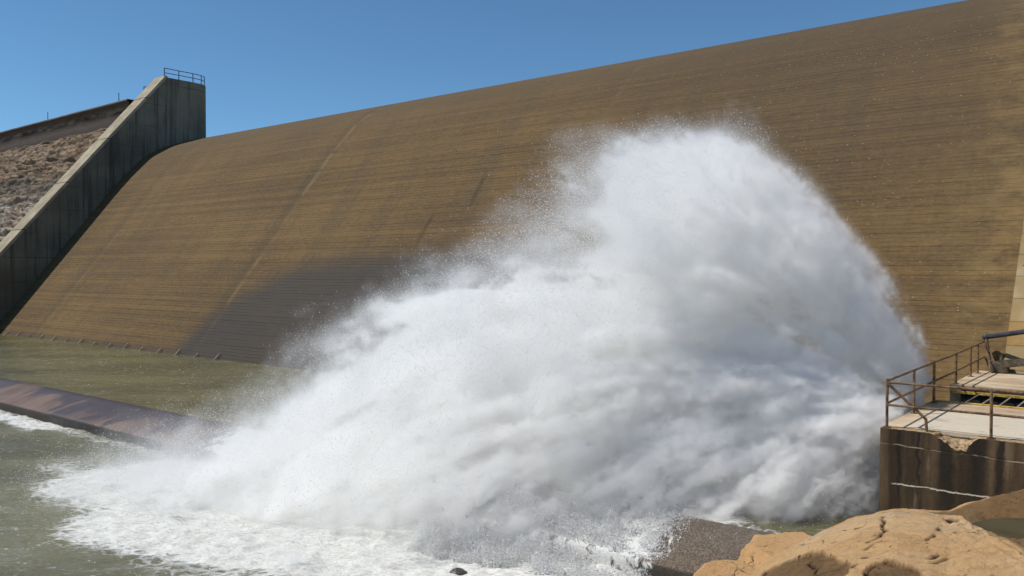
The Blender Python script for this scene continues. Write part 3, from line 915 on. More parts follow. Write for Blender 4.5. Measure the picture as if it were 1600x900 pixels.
# gate slot with a grating
bm = bmesh.new()
for lo, hi in (((PLX + 0.004, 25.905, 0.6), (14, 28.195, 0.9)), ((13.5, 25.91, 0.91), (14, 28.19, 2.0))):
    add_box(bm, Vector(lo) - plat.location, Vector(hi) - plat.location)
bm_obj('slot_floor', bm, MAT['dark'], plat)
bm = bmesh.new()
add_box(bm, Vector((PLX + 0.3, 28.12, 0.95)) - plat.location, Vector((13.4, 28.197, 2.30)) - plat.location)
add_box(bm, Vector((PLX + 0.3, 25.903, 0.95)) - plat.location, Vector((13.4, 25.93, 2.08)) - plat.location)
bm_obj('slot_side', bm, MAT['dark'], plat)
bm = bmesh.new()
add_box(bm, Vector((PLX + 0.05, 25.78, PLZ + 0.003)) - plat.location, Vector((13.4, 25.93, PLZ + 0.035)) - plat.location, 0.006)
add_box(bm, Vector((PLX + 0.02, 28.05, PLZ - 0.02)) - plat.location, Vector((13.4, 28.17, PLZ + 0.06)) - plat.location, 0.006)
bm_obj('slot_edge', bm, MAT['yellow'], plat)['label'] = 'worn yellow painted edge strip along the grated slot'
x = PLX + 0.75
while x < 9.0:
    bm = bmesh.new()
    add_box(bm, Vector((x, 25.93, PLZ - 0.03)) - plat.location, Vector((x + 0.045, 28.05, PLZ - 0.003)) - plat.location)
    bm_obj('grating_bar', bm, MAT['bar'], plat)
    x += 0.42

# railing along the side and the front of the platform
corner = (PLX + 0.12, PLY + 0.10, PLZ)
rail = empty('platform_railing', corner)
tag(rail, 'rusty brown pipe railing with a slanting brace round the near corner of the outlet platform', 'railing')


def rl(p):
    return Vector(p) - Vector(corner)


H = 1.10
path_side = [corner, (PLX + 0.12, 28.3, PLZ), (PLX + 0.12, 33.0, 2.35)]
rw = 0.032
for f, nm in ((1.0, 'top_rail'), (0.52, 'middle_rail')):
    bm = bmesh.new()
    a, b, c = [rl((p[0], p[1], PLZ + H * f + (0.12 if i == 2 else 0.05 if i == 1 else 0))) for i, p in enumerate(path_side)]
    add_tube(bm, a, b, rw * 0.9); add_tube(bm, b, c, rw * 0.9)
    bm_obj(nm, bm, MAT['rust'], rail)
    bm = bmesh.new()
    add_tube(bm, a + Vector((0, 0, -0.035)), rl((9.0, PLY + 0.10, PLZ + H * f - 0.035)), rw * 0.9)
    bm_obj(nm, bm, MAT['rust'], rail)
for (x, y, z) in [corner] + [(PLX + 0.12, yy, PLZ) for yy in (23.3, 25.5)] + [(PLX + 0.12, yy, 2.35) for yy in (28.35, 30.6, 31.8)] + [(-3.28, PLY + 0.10, PLZ), (-0.6, PLY + 0.10, PLZ), (2.1, PLY + 0.10, PLZ), (4.8, PLY + 0.10, PLZ)]:
    bm = bmesh.new()
    top = PLZ + H + (0.07 if y > 28 else 0.0)
    p = rl((x, y, z))
    add_tube(bm, p, rl((x, y, top + (0.05 if y < 21 and x < -5 else 0.0))), rw * (1.15 if 25 < y < 29 else 1.0))
    add_box(bm, p + Vector((-0.08, -0.08, 0.002)), p + Vector((0.08, 0.08, 0.02)))
    bm_obj('post', bm, MAT['rust'], rail)
bm = bmesh.new()
b0 = rl((PLX + 0.12, PLY + 0.10, PLZ + H - 0.05)); b1 = rl((PLX + 0.95, PLY + 0.14, PLZ + 0.28)); b2 = rl((PLX + 0.97, PLY + 0.14, PLZ))
add_tube(bm, b0, b1, rw * 1.05); add_tube(bm, b1, b2, rw * 1.05)
bmesh.ops.create_icosphere(bm, subdivisions=1, radius=rw * 1.06, matrix=Matrix.Translation(b1))
bm_obj('brace', bm, MAT['rust'], rail)

# gangway at the back corner: leaning post, heavy handrail and a mossy beam rising to the right
gw = empty('stair_handrail', (PLX + 0.5, 33.0, 2.35))
tag(gw, 'thick dark handrail pipe on a leaning post above a sloping beam behind the platform', 'handrail')


def gl(p):
    return Vector(p) - gw.location


bm = bmesh.new()
add_tube(bm, gl((PLX + 0.42, 32.4, 2.36)), gl((PLX + 0.17, 32.9, 3.55)), 0.055)
bm_obj('post', bm, MAT['rust'], gw)
bm = bmesh.new()
add_tube(bm, gl((PLX + 0.17, 32.9, 3.50)), gl((PLX + 3.4, 31.0, 4.25)), 0.085, 14)
bmesh.ops.create_uvsphere(bm, u_segments=10, v_segments=6, radius=0.12, matrix=Matrix.Translation(gl((PLX + 0.17, 32.9, 3.50))))
bm_obj('handrail', bm, MAT['dark_pipe'], gw)
bm = bmesh.new()
a, b = gl((PLX + 0.62, 32.35, 2.50)), gl((PLX + 4.0, 31.2, 3.15))
dv = (b - a).normalized()
n_ = dv.cross(Vector((0, 0, 1))).normalized()
vs = [bm.verts.new(p + n_ * s * 0.12 + Vector((0, 0, h))) for p in (a, b) for s, h in ((-1, 0), (1, 0), (1, 0.26), (-1, 0.26))]
for f in ((0, 1, 2, 3), (7, 6, 5, 4), (0, 4, 5, 1), (1, 5, 6, 2), (2, 6, 7, 3), (3, 7, 4, 0)):
    bm.faces.new([vs[i] for i in f])
bmesh.ops.recalc_face_normals(bm, faces=bm.faces)
bmesh.ops.bevel(bm, geom=list(bm.edges), offset=0.015, segments=2, affect='EDGES')
bm_obj('beam', bm, MAT['moss'], gw)
bm = bmesh.new()
add_box(bm, gl((PLX + 0.42, 32.15, 2.353)), gl((PLX + 0.95, 32.6, 2.72)), 0.04)
add_tube(bm, gl((PLX + 0.78, 32.3, 2.7)), gl((PLX + 0.74, 32.3, 2.98)), 0.035)
bm_obj('footing', bm, MAT['moss'], gw)
bm = bmesh.new()
add_tube(bm, gl((PLX + 3.36, 31.02, 2.352)), gl((PLX + 3.36, 31.02, 4.2)), 0.055)
bm_obj('post', bm, MAT['rust'], gw)
bm = bmesh.new()
add_box(bm, gl((PLX + 3.5, 30.95, 2.353)), gl((PLX + 4.3, 31.6, 3.12)), 0.03)
bm_obj('footing', bm, MAT['moss'], gw)

# ------------------------------------------------------------------ bedrock in front
ET = np.array([(-2.0, 1.6), (-0.6, 1.35), (-0.25, 1.15), (-0.05, 0.90), (0.05, 0.70), (0.13, 0.62), (0.19, 0.55), (0.237, 0.46), (0.283, 0.373), (0.300, 0.350), (0.336, 0.330),
               (0.375, 0.312), (0.412, 0.2955), (0.458, 0.2845), (0.50, 0.285), (0.525, 0.2860), (0.542, 0.280), (0.557, 0.2765), (0.58, 0.2710), (0.611, 0.2645), (0.70, 0.245), (1.0, 0.20), (3.0, 0.1)])


def rock_height(c, D):
    """Bedrock height at c metres right of and D metres ahead of the camera."""
    t = c / np.maximum(D, 2.5)
    e = np.interp(t, ET[:, 0], ET[:, 1])
    Dp = np.maximum(D, 0)
    k = np.where(D < 8, 0.025, 0.30)
    z = 5.8 - Dp * e - k * (D - 8) ** 2
    lim = 5.8 - 9.2 * e - 0.43 - (D - 9.2) * (e + 0.72)
    z = np.where(D > 9.2, lim, z)
    return np.maximum(z, -2.2)


def warp(p):
    return np.stack([p[:, 0] + 0.12 * fbm(p * 1.7, 4, 90), p[:, 1] + 0.12 * fbm(p * 1.7, 4, 91)], 1)


def ell(p, cx, cy, rx, ry, rot=0.0, a=1.15, b=0.85):
    q = p - np.array([cx, cy])
    c, s = math.cos(rot), math.sin(rot)
    u = (q[:, 0] * c + q[:, 1] * s) / rx
    v = (-q[:, 0] * s + q[:, 1] * c) / ry
    return sstep(a, b, np.hypot(u, v))


cs = np.r_[np.arange(-7, 0.6, 0.08), np.arange(0.6, 1.3, 0.02), np.arange(1.3, 5.0, 0.009), np.arange(5.0, 16, 0.12)]
Ds = np.r_[np.arange(-7, 3.0, 0.12), np.arange(3.0, 3.9, 0.03), np.arange(3.9, 8.2, 0.010), np.arange(8.2, 9.4, 0.025), np.arange(9.4, 17.5, 0.1)]
C_, D_ = np.meshgrid(cs, Ds, indexing='ij')
p = np.stack([C_.ravel(), D_.ravel()], 1)
w = warp(p)
z = rock_height(p[:, 0], p[:, 1])
# marks on the rock, in metres right of and ahead of the photographer


def inside(q, poly):
    """1 inside the polygon, 0 outside."""
    poly = np.array(poly, float)
    r = np.zeros(len(q), bool)
    for (x0, y0), (x1, y1) in zip(poly, np.roll(poly, -1, 0)):
        c = (y0 > q[:, 1]) != (y1 > q[:, 1])
        with np.errstate(divide='ignore', invalid='ignore'):
            r ^= c & (q[:, 0] < (x1 - x0) * (q[:, 1] - y0) / (y1 - y0) + x0)
    return r.astype(float)


wf = p + 0.05 * np.stack([fbm(p * 5, 4, 190), fbm(p * 5, 4, 191)], 1)
spall = np.maximum(inside(wf, [(1.05, 4.6), (1.45, 5.4), (1.75, 6.1), (1.98, 6.45), (2.12, 6.30), (2.17, 5.85), (2.10, 5.40), (1.99, 4.95), (1.88, 4.66), (1.75, 4.45), (1.62, 4.2), (1.5, 3.6), (0.8, 3.4)]),
                   inside(wf, [(1.84, 4.42), (2.0, 4.66), (2.15, 4.74), (2.21, 4.52), (2.16, 4.30), (2.1, 3.9), (1.9, 3.7), (1.76, 4.05)]))
# hollow to the right of a ridge
ridge = np.array([(3.62, 7.3), (3.52, 6.7), (3.18, 5.85), (2.90, 5.2), (2.66, 4.4), (2.45, 3.4), (2.2, 2.0)])
sr = p[:, 0] - np.interp(p[:, 1], ridge[::-1, 1], ridge[::-1, 0]) + 0.03 * fbm(p * 4, 3, 66)
win = sstep(7.7, 6.9, p[:, 1]) * sstep(3.2, 4.2, p[:, 1])
bowl = ell(w, 3.98, 5.95, 0.80, 0.62, -0.2, 1.25, 0.35)
hollow = win * (0.13 * sstep(0.0, 0.30, sr) + 0.06 * sstep(0.2, 0.7, sr)) * sstep(2.3, 1.4, sr) + 0.22 * bowl * sstep(0.0, 0.15, sr) + 0.10 * ell(w, 4.35, 7.15, 0.35, 0.35, 0, 1.2, 0.4)
stain = np.maximum(spall, 0.95 * sstep(0.04, 0.2, sr + 0.08 * fbm(p * 6, 4, 67)) * sstep(7.75, 7.45, w[:, 1] - 0.22 * (w[:, 0] - 3.6)) * sstep(2.9, 2.0, sr))
ringm = ell(w, 3.98, 5.95, 0.80, 0.68, -0.2, 1.05, 0.92) * (sr > 0.06) * (1 - 0.0)
stain = stain * (1 - ringm)
rough = fbm(p * 6.0, 5, 40)
mid = fbm(p * 1.3, 5, 41)
lump = np.abs(fbm(p * 2.2, 4, 47))
z = z + 0.03 * mid - 0.05 * lump + 0.010 * rough - spall * 0.035 + stain * 0.02 * fbm(p * 13, 4, 44, 0.6) - hollow
# laminae on the rim of the hollow
z += 0.006 * np.sin(sr * 90) * sstep(0.22, 0.02, np.abs(sr - 0.05)) * win
# cracks
crack = np.zeros(len(p))
wc = p + 0.035 * np.stack([fbm(p * 8, 3, 71), fbm(p * 8, 3, 72)], 1)
for pts, wd in (([(2.36, 4.72), (2.49, 4.84), (2.53, 4.77), (2.65, 4.84)], 0.030), ([(2.32, 4.62), (2.44, 4.68), (2.5, 4.66)], 0.018), ([(3.26, 6.52), (3.31, 6.36), (3.28, 6.16)], 0.045),
                ([(3.10, 6.95), (2.78, 6.25), (2.6, 5.8), (2.40, 5.47), (2.3, 5.4)], 0.020), ([(2.40, 5.47), (2.44, 5.62)], 0.014), ([(2.60, 5.24), (2.74, 5.38)], 0.014), ([(2.25, 5.26), (2.36, 5.33)], 0.014),
                ([(2.88, 5.66), (2.96, 5.78)], 0.014), ([(2.07, 4.86), (2.12, 4.90)], 0.035), ([(2.46, 7.3), (2.45, 6.95), (2.40, 6.75)], 0.035), ([(1.93, 4.74), (1.97, 4.78)], 0.03),
                ([(2.05, 5.7), (1.86, 5.07), (1.79, 4.85), (1.62, 4.5)], 0.016), ([(1.86, 5.07), (1.95, 4.95)], 0.012), ([(2.2, 6.1), (2.3, 5.95)], 0.012), ([(2.75, 5.9), (2.9, 5.95)], 0.010)):
    for a, b in zip(pts[:-1], pts[1:]):
        d_, t = seg_dist(wc, a, b)
        crack = np.maximum(crack, sstep(wd, wd * 0.35, d_))
z -= 0.022 * crack
world = np.stack([p[:, 0] * CR[0] + p[:, 1] * CF[0], p[:, 0] * CR[1] + p[:, 1] * CF[1], z], 1)
# keep the sheet short of the platform wall
rockf = grid_faces(len(cs), len(Ds))
ok = (world[rockf, 1] < 20.6).all(1) | (world[rockf, 0] < PLX).all(1)
g = mesh_obj('rocky_ground', world, rockf[ok], MAT['rock'], smooth=True, attrs={'stain': stain, 'ring': ringm, 'crack': crack})
tag(g, kind='structure')
# puddle in the pothole
pc = np.array([3.97, 5.95])
zp = float(rock_height(pc[:1], pc[1:])[0]) - 0.33
ang = np.linspace(0, 2 * math.pi, 40, endpoint=False)
pv = [(0, 0, 0)] + [(0.62 * math.cos(a), 0.55 * math.sin(a), 0) for a in ang]
pfc = np.array([[0, 1 + i, 1 + (i + 1) % 40] for i in range(40)])
o = mesh_obj('puddle', np.array(pv), pfc, MAT['puddle'])
o.location = (pc[0] * CR[0] + pc[1] * CF[0], pc[0] * CR[1] + pc[1] * CF[1], zp)
tag(o, kind='structure')


def boulder(name, loc, size, seed, mat, label, rot=0.0, sub=4, flat=None):
    bm = bmesh.new()
    bmesh.ops.create_icosphere(bm, subdivisions=sub, radius=1)
    co = np.array([v.co for v in bm.verts])
    n = 1 + 0.28 * fbm(co * 1.3 + seed, 4, seed) + 0.05 * fbm(co * 6 + seed, 3, seed + 3)
    for v, k in zip(bm.verts, n):
        q = v.co * k
        if flat: q.z = min(q.z, flat + 0.05 * q.x)
        v.co = Vector((q.x * size[0], q.y * size[1], q.z * size[2]))
    o = bm_obj(name, bm, mat, smooth=True)
    o.location = loc
    o.rotation_euler = (0, 0, rot)
    return tag(o, label, 'rock')


def cd(c, D, z):
    return (c * CR[0] + D * CF[0], c * CR[1] + D * CF[1], z)


me_r = boulder('rock_ledge', cd(3.05, 9.1, 2.42), (0.5, 0.8, 0.6), 5, MAT['rock'], 'brown flat-topped rock ledge poking out behind the pale bedrock beside the wet sill', YAW, 5, 0.62)
boulder('rock_ledge', cd(2.1, 7.9, 2.68), (0.36, 0.4, 0.5), 9, MAT['rock'], 'low brown rock at the bottom edge of the photo left of the pale bedrock', YAW + 0.3, 5, 0.5)
boulder('river_rock', cd(-1.2, 18.4, TAIL_Z + 0.02), (0.2, 0.13, 0.11), 12, MAT['wet_rock'], 'small dark wet rock breaking the foam at the bottom of the photo', YAW, 3)

# ------------------------------------------------------------------ the spray
G_ = np.array([0, 0, -9.81])


def fly(x0, v0, t, tau, wind):
    """Position after t seconds with linear drag."""
    vt = wind + G_ * tau[:, None]
    return x0 + vt * t[:, None] + (v0 - vt) * (tau * (1 - np.exp(-t / tau)))[:, None]


def unit(v):
    return v / np.linalg.norm(v, axis=-1, keepdims=True)


def cone_dirs(axis, half, az):
    """Directions at angle HALF from AXIS, azimuth 0 = upward."""
    a = unit(np.array(axis, float))
    up = unit(np.array([0, 0, 1.0]) - a * a[2])
    sd = np.cross(a, up)
    return (np.cos(half)[:, None] * a + np.sin(half)[:, None] * (np.cos(az)[:, None] * up + np.sin(az)[:, None] * sd))


def spray_particles(seed=5):
    """Water drops in the air: positions, share of mist (0 heavy drops .. 1 fine mist), weight."""
    rg = np.random.default_rng(seed)
    P, A, Wt = [], [], []

    def puffs(n, m, src, dirs, speed, tmax, sv, wt, tau=(1.6, 3.2), dt=0.05, wind=(-1.5, -0.5, 0.2), tpow=1.0, mist=0.0, src_r=0.25, tvec=None, fade=None):
        t0 = (tmax if tvec is None else tvec) * rg.random(n) ** tpow
        ta = rg.uniform(*tau, n)
        v0 = dirs * speed[:, None]
        src = np.broadcast_to(np.array(src, float), (n, 3)) + rg.normal(0, src_r, (n, 3))
        k = np.repeat(np.arange(n), m)
        s_i = 0.62 * sv * rg.lognormal(0, 0.5, n)
        dv = rg.normal(0, 1, (len(k), 3)) * s_i[k][:, None]
        # shear within a puff: finer drops lag behind and make a tail
        lag = rg.random(len(k)) ** 2
        tt = np.maximum(0.005, t0[k] + rg.normal(0, dt, len(k)))
        tau_k = ta[k] * (1 - 0.55 * lag)
        p = fly(src[k], v0[k] + dv, tt, tau_k, np.array(wind, float))
        P.append(p)
        A.append(np.clip(mist + 0.5 * lag + 0.25 * tt / max(tmax, 1e-3), 0, 1))
        fd = 1.0 if fade is None else np.exp(-(tt / fade) ** 3)
        Wt.append(fd * wt * (rg.lognormal(0, 0.95, n) * 0.75)[k] * np.ones(len(k)))

    ax = (-1.0, -0.16, 0.30)
    # hollow cone thrown by the valve (azimuth: 0 up, positive = towards the camera)
    n = 3600
    az = np.clip(rg.normal(0.12, 0.55, n), -1.6, 0.85) - 0.15 * rg.random(n)
    half = R(47.6) - np.abs(rg.normal(0, R(5.5), n))
    sp = 14.85 + 0.45 * np.exp(-(az / 0.4) ** 2) + 0.35 * np.exp(-((az + 0.05) / 0.28) ** 2) * sstep(R(47.5), R(43), half) + rg.normal(0, 0.35, n) - 0.2 * np.clip(np.abs(az), 0, 2)
    d = cone_dirs(ax, half, az)
    puffs(n, 700, np.array([-5.75, 25.4, 2.1]) + 0.7 * d * np.array([0.2, 1, 1]), d, sp, 2.3, 0.42, 1.0, tpow=0.8, fade=1.26)
    # inner part of the cone
    n = 650
    az = rg.uniform(-1.8, 3.0, n)
    half = R(50) * np.sqrt(rg.random(n)) * 0.95
    sp = 13.4 + rg.normal(0, 0.9, n)
    puffs(n, 700, (-5.9, 25.0, 2.0), cone_dirs((-1, -0.24, 0.16), half, az), sp, 2.3, 0.75, 0.8, tau=(0.9, 2.6), tpow=0.8)
    # near sheet: thrown towards the camera, landing along the sill and beyond it
    n = 5200
    u = rg.random(n) * 5
    tg = np.array([(-5.95, 21.2, 0), (-7.5, 19.2, 0), (-9.2, 17.9, 0), (-12.8, 15.9, -0.9), (-17.5, 13.6, -0.9), (-24.0, 12.2, -0.9)])
    tm = np.array([0.34, 0.50, 0.66, 0.95, 1.25, 1.6])
    kk = np.arange(6)
    T_ = np.interp(u, kk, tm) * (1 + 0.42 * rg.random(n) ** 1.3)
    land = np.stack([np.interp(u, kk, tg[:, i]) for i in range(3)], 1) + rg.normal(0, 1, (n, 3)) * np.array([0.45, 0.45, 0]) * (0.4 + 0.3 * u[:, None])
    land[:, 1] += rg.random(n) ** 2 * 2.5
    src = np.array([-5.78, 22.9, 1.75]) + rg.normal(0, 0.25, (n, 3)) * np.array([0.1, 1.6, 1])
    land += (0.10 * T_ * T_ / 2)[:, None] * (land - src)
    v = (land - src) / T_[:, None] - G_ * (T_ / 2)[:, None]
    sp = np.linalg.norm(v, axis=1)
    puffs(n, 560, src, v / sp[:, None], sp, 1.0, 0.45, 0.75, tau=(2.0, 4.0), src_r=0.05, tpow=1.0, tvec=T_ * 1.15)
    # solid jet from the nearer valve
    n = 1300
    v = np.array([-12.4, -3.4, 8.8]) + rg.normal(0, 1, (n, 3)) * np.array([0.8, 0.55, 0.5])
    sp = np.linalg.norm(v, axis=1)
    puffs(n, 700, (-5.8, 22.9, 1.75), v / sp[:, None], sp, 2.4, 0.50, 1.2, tau=(1.8, 3.6), src_r=0.18, dt=0.03, tpow=0.8)
    # its ragged outskirts
    n = 900
    v = np.array([-11.6, -4.2, 6.0]) + rg.normal(0, 1, (n, 3)) * np.array([2.0, 1.8, 2.6])
    sp = np.linalg.norm(v, axis=1)
    puffs(n, 600, (-5.9, 22.9, 1.6), v / sp[:, None], sp, 2.3, 0.75, 0.8, tau=(1.0, 2.8), src_r=0.2, tpow=0.7)
    # fine mist carried off to the left
    n = 700
    az = rg.normal(0.0, 0.6, n)
    half = R(44) + rg.normal(0, R(6), n)
    puffs(n, 600, (-6.5, 25.0, 2.2), cone_dirs(ax, half, az), 14.6 + rg.normal(0, 1.0, n), 2.3, 1.0, 0.30, tau=(0.8, 1.6), wind=(-3.2, -0.8, -0.6), mist=0.5)
    # mist rolling off the splash zone
    n = 900
    u = rg.random(n)
    src = np.stack([-11 - 12 * u, 17.5 - 4.5 * u + rg.normal(0, 1.5, n), np.full(n, -0.6)], 1)
    v = np.stack([rg.normal(-3.6, 1.8, n), rg.normal(-0.5, 1.0, n), np.abs(rg.normal(2.4, 1.3, n))], 1)
    sp = np.linalg.norm(v, axis=1)
    puffs(n, 600, src, v / sp[:, None], sp, 1.6, 1.5, 0.42, tau=(0.6, 1.6), wind=(-3, -0.5, 0.8), mist=0.6)
    P, A, Wt = np.concatenate(P), np.concatenate(A), np.concatenate(Wt)
    # what has fallen on the water splashes up again as low mist
    low = P[:, 2] < np.where(P[:, 1] > 17.8, 0.0, TAIL_Z)
    q = P[low]
    sub = rg.random(len(q)) < 0.5
    q = q[sub]
    q = q[(q[:, 2] > -9)]
    q = q + rg.normal(0, 1, q.shape) * np.array([1.1, 0.9, 0])
    q[:, 2] = TAIL_Z + rg.gamma(1.6, 0.55, len(q))
    P = np.concatenate([P[~low], q])
    A = np.concatenate([A[~low], np.full(len(q), 0.8)])
    Wt = np.concatenate([Wt[~low], np.full(len(q), 0.45)])
    dam_y = np.interp(np.clip(P[:, 2], PZ[0], 20), PZ[:80], PY[:80])
    ok = (P[:, 1] < dam_y - 0.3) & (P[:, 0] < PLX - 0.03) & (P[:, 2] > TAIL_Z)
    ok &= ~((P[:, 1] < 18.3) & (P[:, 1] > 15.8) & (P[:, 2] < np.interp(P[:, 1], [15.8, 17.8, 18.3], [-0.5, 0.05, 0.0])))
    ok &= ~((P[:, 1] > 18.3) & (P[:, 2] < 0))
    return P[ok], A[ok], Wt[ok]


SIGMA = 2.2e-4          # m2 of water per unit of drop weight
VOX = 0.09
CLUMP = 6.0
DMAX = 1.05              # no denser than this, per metre
LO = np.array([-37.0, 8.5, TAIL_Z - 0.02])
HI = np.array([-5.56, 36.0, 13.6])


def blur3(a, n=1):
    for _ in range(n):
        for ax_ in range(3):
            b = np.moveaxis(a, ax_, 0)
            c = b.copy()
            c[1:-1] = 0.25 * b[:-2] + 0.5 * b[1:-1] + 0.25 * b[2:]
            a = np.moveaxis(c, 0, ax_)
    return a


def rasterise(P, W):
    n = np.ceil((HI - LO) / VOX).astype(int)
    i = ((P - LO) / VOX).astype(int)
    ok = ((i >= 0) & (i < n)).all(1) & (P > LO).all(1)
    i = i[ok]
    k = i[:, 0] + n[0] * (i[:, 1] + n[1] * i[:, 2])
    d = np.bincount(k, W[ok], minlength=int(np.prod(n))).reshape(n[2], n[1], n[0]).astype(np.float32)
    return d * SIGMA / VOX ** 3, n


def volume_object(name, dens, n, mat, parent=None):
    """A mesh whose vertices store the density, turned into a volume by geometry nodes."""
    flat = np.ascontiguousarray(dens.ravel(), np.float32)
    me = bpy.data.meshes.new(name)
    me.vertices.add(len(flat))
    a = me.attributes.new('dens', 'FLOAT', 'POINT')
    a.data.foreach_set('value', flat)
    o = link(bpy.data.objects.new(name, me), parent)
    t = bpy.data.node_groups.new('density_to_volume', 'GeometryNodeTree')
    t.interface.new_socket('Geometry', in_out='INPUT', socket_type='NodeSocketGeometry')
    t.interface.new_socket('Geometry', in_out='OUTPUT', socket_type='NodeSocketGeometry')
    nd, lk = t.nodes, t.links
    gi, go = nd.new('NodeGroupInput'), nd.new('NodeGroupOutput')
    vc = nd.new('GeometryNodeVolumeCube')
    lo = LO + VOX / 2
    hi = lo + VOX * (n - 1)
    vc.inputs['Min'].default_value = tuple(lo)
    vc.inputs['Max'].default_value = tuple(hi)
    for ax_, k in zip('XYZ', n):
        vc.inputs['Resolution ' + ax_].default_value = int(k)
    pos = nd.new('GeometryNodeInputPosition')
    sub = nd.new('ShaderNodeVectorMath'); sub.operation = 'SUBTRACT'
    sub.inputs[1].default_value = tuple(lo)
    scl = nd.new('ShaderNodeVectorMath'); scl.operation = 'SCALE'
    scl.inputs['Scale'].default_value = 1.0 / VOX
    lk.new(pos.outputs[0], sub.inputs[0]); lk.new(sub.outputs[0], scl.inputs[0])
    sep = nd.new('ShaderNodeSeparateXYZ'); lk.new(scl.outputs[0], sep.inputs[0])

    def m(op, a_, b_):
        x = nd.new('ShaderNodeMath'); x.operation = op
        for j, v in ((0, a_), (1, b_)):
            if isinstance(v, (int, float)): x.inputs[j].default_value = v
            else: lk.new(v, x.inputs[j])
        return x.outputs[0]

    # integer arithmetic: floats lose whole numbers above 16 million
    def rnd(v):
        f = nd.new('FunctionNodeFloatToInt'); f.rounding_mode = 'ROUND'
        lk.new(v, f.inputs[0])
        return f.outputs[0]

    def im(op, a_, b_):
        x = nd.new('FunctionNodeIntegerMath'); x.operation = op
        for j, v in ((0, a_), (1, b_)):
            if isinstance(v, int): x.inputs[j].default_value = v
            else: lk.new(v, x.inputs[j])
        return x.outputs[0]

    idx = im('ADD', rnd(sep.outputs[0]), im('MULTIPLY', im('ADD', rnd(sep.outputs[1]), im('MULTIPLY', rnd(sep.outputs[2]), int(n[1]))), int(n[0])))
    na = nd.new('GeometryNodeInputNamedAttribute'); na.data_type = 'FLOAT'; na.inputs['Name'].default_value = 'dens'
    si = nd.new('GeometryNodeSampleIndex'); si.data_type = 'FLOAT'; si.domain = 'POINT'
    lk.new(gi.outputs[0], si.inputs['Geometry'])
    lk.new(na.outputs['Attribute'], si.inputs['Value'])
    lk.new(idx, si.inputs['Index'])
    lk.new(si.outputs[0], vc.inputs['Density'])
    sm = nd.new('GeometryNodeSetMaterial'); sm.inputs['Material'].default_value = mat
    lk.new(vc.outputs[0], sm.inputs[0]); lk.new(sm.outputs[0], go.inputs[0])
    md = o.modifiers.new('volume', 'NODES'); md.node_group = t
    me.materials.append(mat)
    return o


def surface_nets(d, iso):
    """Quads of the surface d = iso of a grid d[z, y, x]; vertices in grid units (x, y, z)."""
    s = d > iso
    nz, ny, nx = d.shape
    c = np.zeros((nz - 1, ny - 1, nx - 1), np.uint8)
    for a_ in (0, 1):
        for b_ in (0, 1):
            for e_ in (0, 1):
                c += s[a_:nz - 1 + a_, b_:ny - 1 + b_, e_:nx - 1 + e_]
    cell = (c > 0) & (c < 8)
    cz, cy_, cx = np.nonzero(cell)
    idx = np.full(cell.shape, -1, np.int64)
    idx[cz, cy_, cx] = np.arange(len(cz))
    acc = np.zeros((len(cz), 3)); cnt = np.zeros(len(cz))
    corners = [(0, 0, 0), (0, 0, 1), (0, 1, 0), (0, 1, 1), (1, 0, 0), (1, 0, 1), (1, 1, 0), (1, 1, 1)]
    val = [d[cz + k[0], cy_ + k[1], cx + k[2]] for k in corners]
    for i in range(8):
        for ax_ in range(3):
            if corners[i][ax_] == 0:
                kk = list(corners[i]); kk[ax_] = 1
                j = corners.index(tuple(kk))
                va, vb = val[i], val[j]
                x = (va > iso) != (vb > iso)
                t = np.where(x, (iso - va) / np.where(vb == va, 1, vb - va), 0)
                p = np.zeros((len(cz), 3))
                for q in range(3):
                    p[:, q] = corners[i][q]
                p[:, ax_] += t
                acc += p * x[:, None]; cnt += x
    v = acc / cnt[:, None] + np.stack([cz, cy_, cx], 1)
    quads = []
    for ax_ in range(3):
        o1, o2 = [q for q in range(3) if q != ax_]
        sl0 = [slice(1, -1)] * 3; sl1 = [slice(1, -1)] * 3
        sl0[ax_] = slice(0, d.shape[ax_] - 1); sl1[ax_] = slice(1, d.shape[ax_])
        A_, B_ = s[tuple(sl0)], s[tuple(sl1)]
        e = np.stack(np.nonzero(A_ != B_), 1)
        fl = A_[tuple(e.T)]
        base = e.copy()
        base[:, o1] += 1; base[:, o2] += 1
        def g(d1, d2):
            b = base.copy(); b[:, o1] += d1; b[:, o2] += d2
            return idx[b[:, 0], b[:, 1], b[:, 2]]
        q = np.stack([g(-1, -1), g(0, -1), g(0, 0), g(-1, 0)], 1)
        flip = fl if ax_ != 1 else ~fl
        q[flip] = q[flip][:, ::-1]
        quads.append(q)
    q = np.concatenate(quads)
    q = q[(q >= 0).all(1)]
    return v[:, ::-1], q


def mat_mist():
    M = N('water_mist')
    v = M.n('ShaderNodeVolumePrincipled', {'Color': (0.999, 0.997, 0.991), 'Density': 1.0, 'Anisotropy': 0.1})
    M.t.links.new(v.outputs[0], M.out.inputs['Volume'])
    return M.m




def streaks(p):
    """Turbulence of the jets: noise drawn out along the paths of the water from the valves."""
    r = p - np.array([-5.3, 24.2, 1.9])
    Rr = np.linalg.norm(r, axis=1) + 0.5
    r[:, 2] += 0.5 * 9.81 * (Rr / 13.0) ** 2
    th = np.arctan2(r[:, 1], -r[:, 0] + 0.6)
    ph = np.arctan2(r[:, 2], np.hypot(r[:, 0], r[:, 1]))
    q = np.stack([th * 24.0, ph * 24.0, np.log(Rr) * 5.6], 1)
    q += 0.35 * np.stack([fbm(p * 0.8, 2, 301), fbm(p * 0.8, 2, 302), fbm(p * 0.8, 2, 303)], 1)
    a_ = fbm(q, 5, 311, 0.72)
    b_ = fbm(p * 2.4, 3, 321, 0.6)
    return a_, b_


def sample(g, p):
    i = np.clip(((p - LO) / VOX).astype(int), 0, NV - 1)
    return g[i[:, 2], i[:, 1], i[:, 0]]


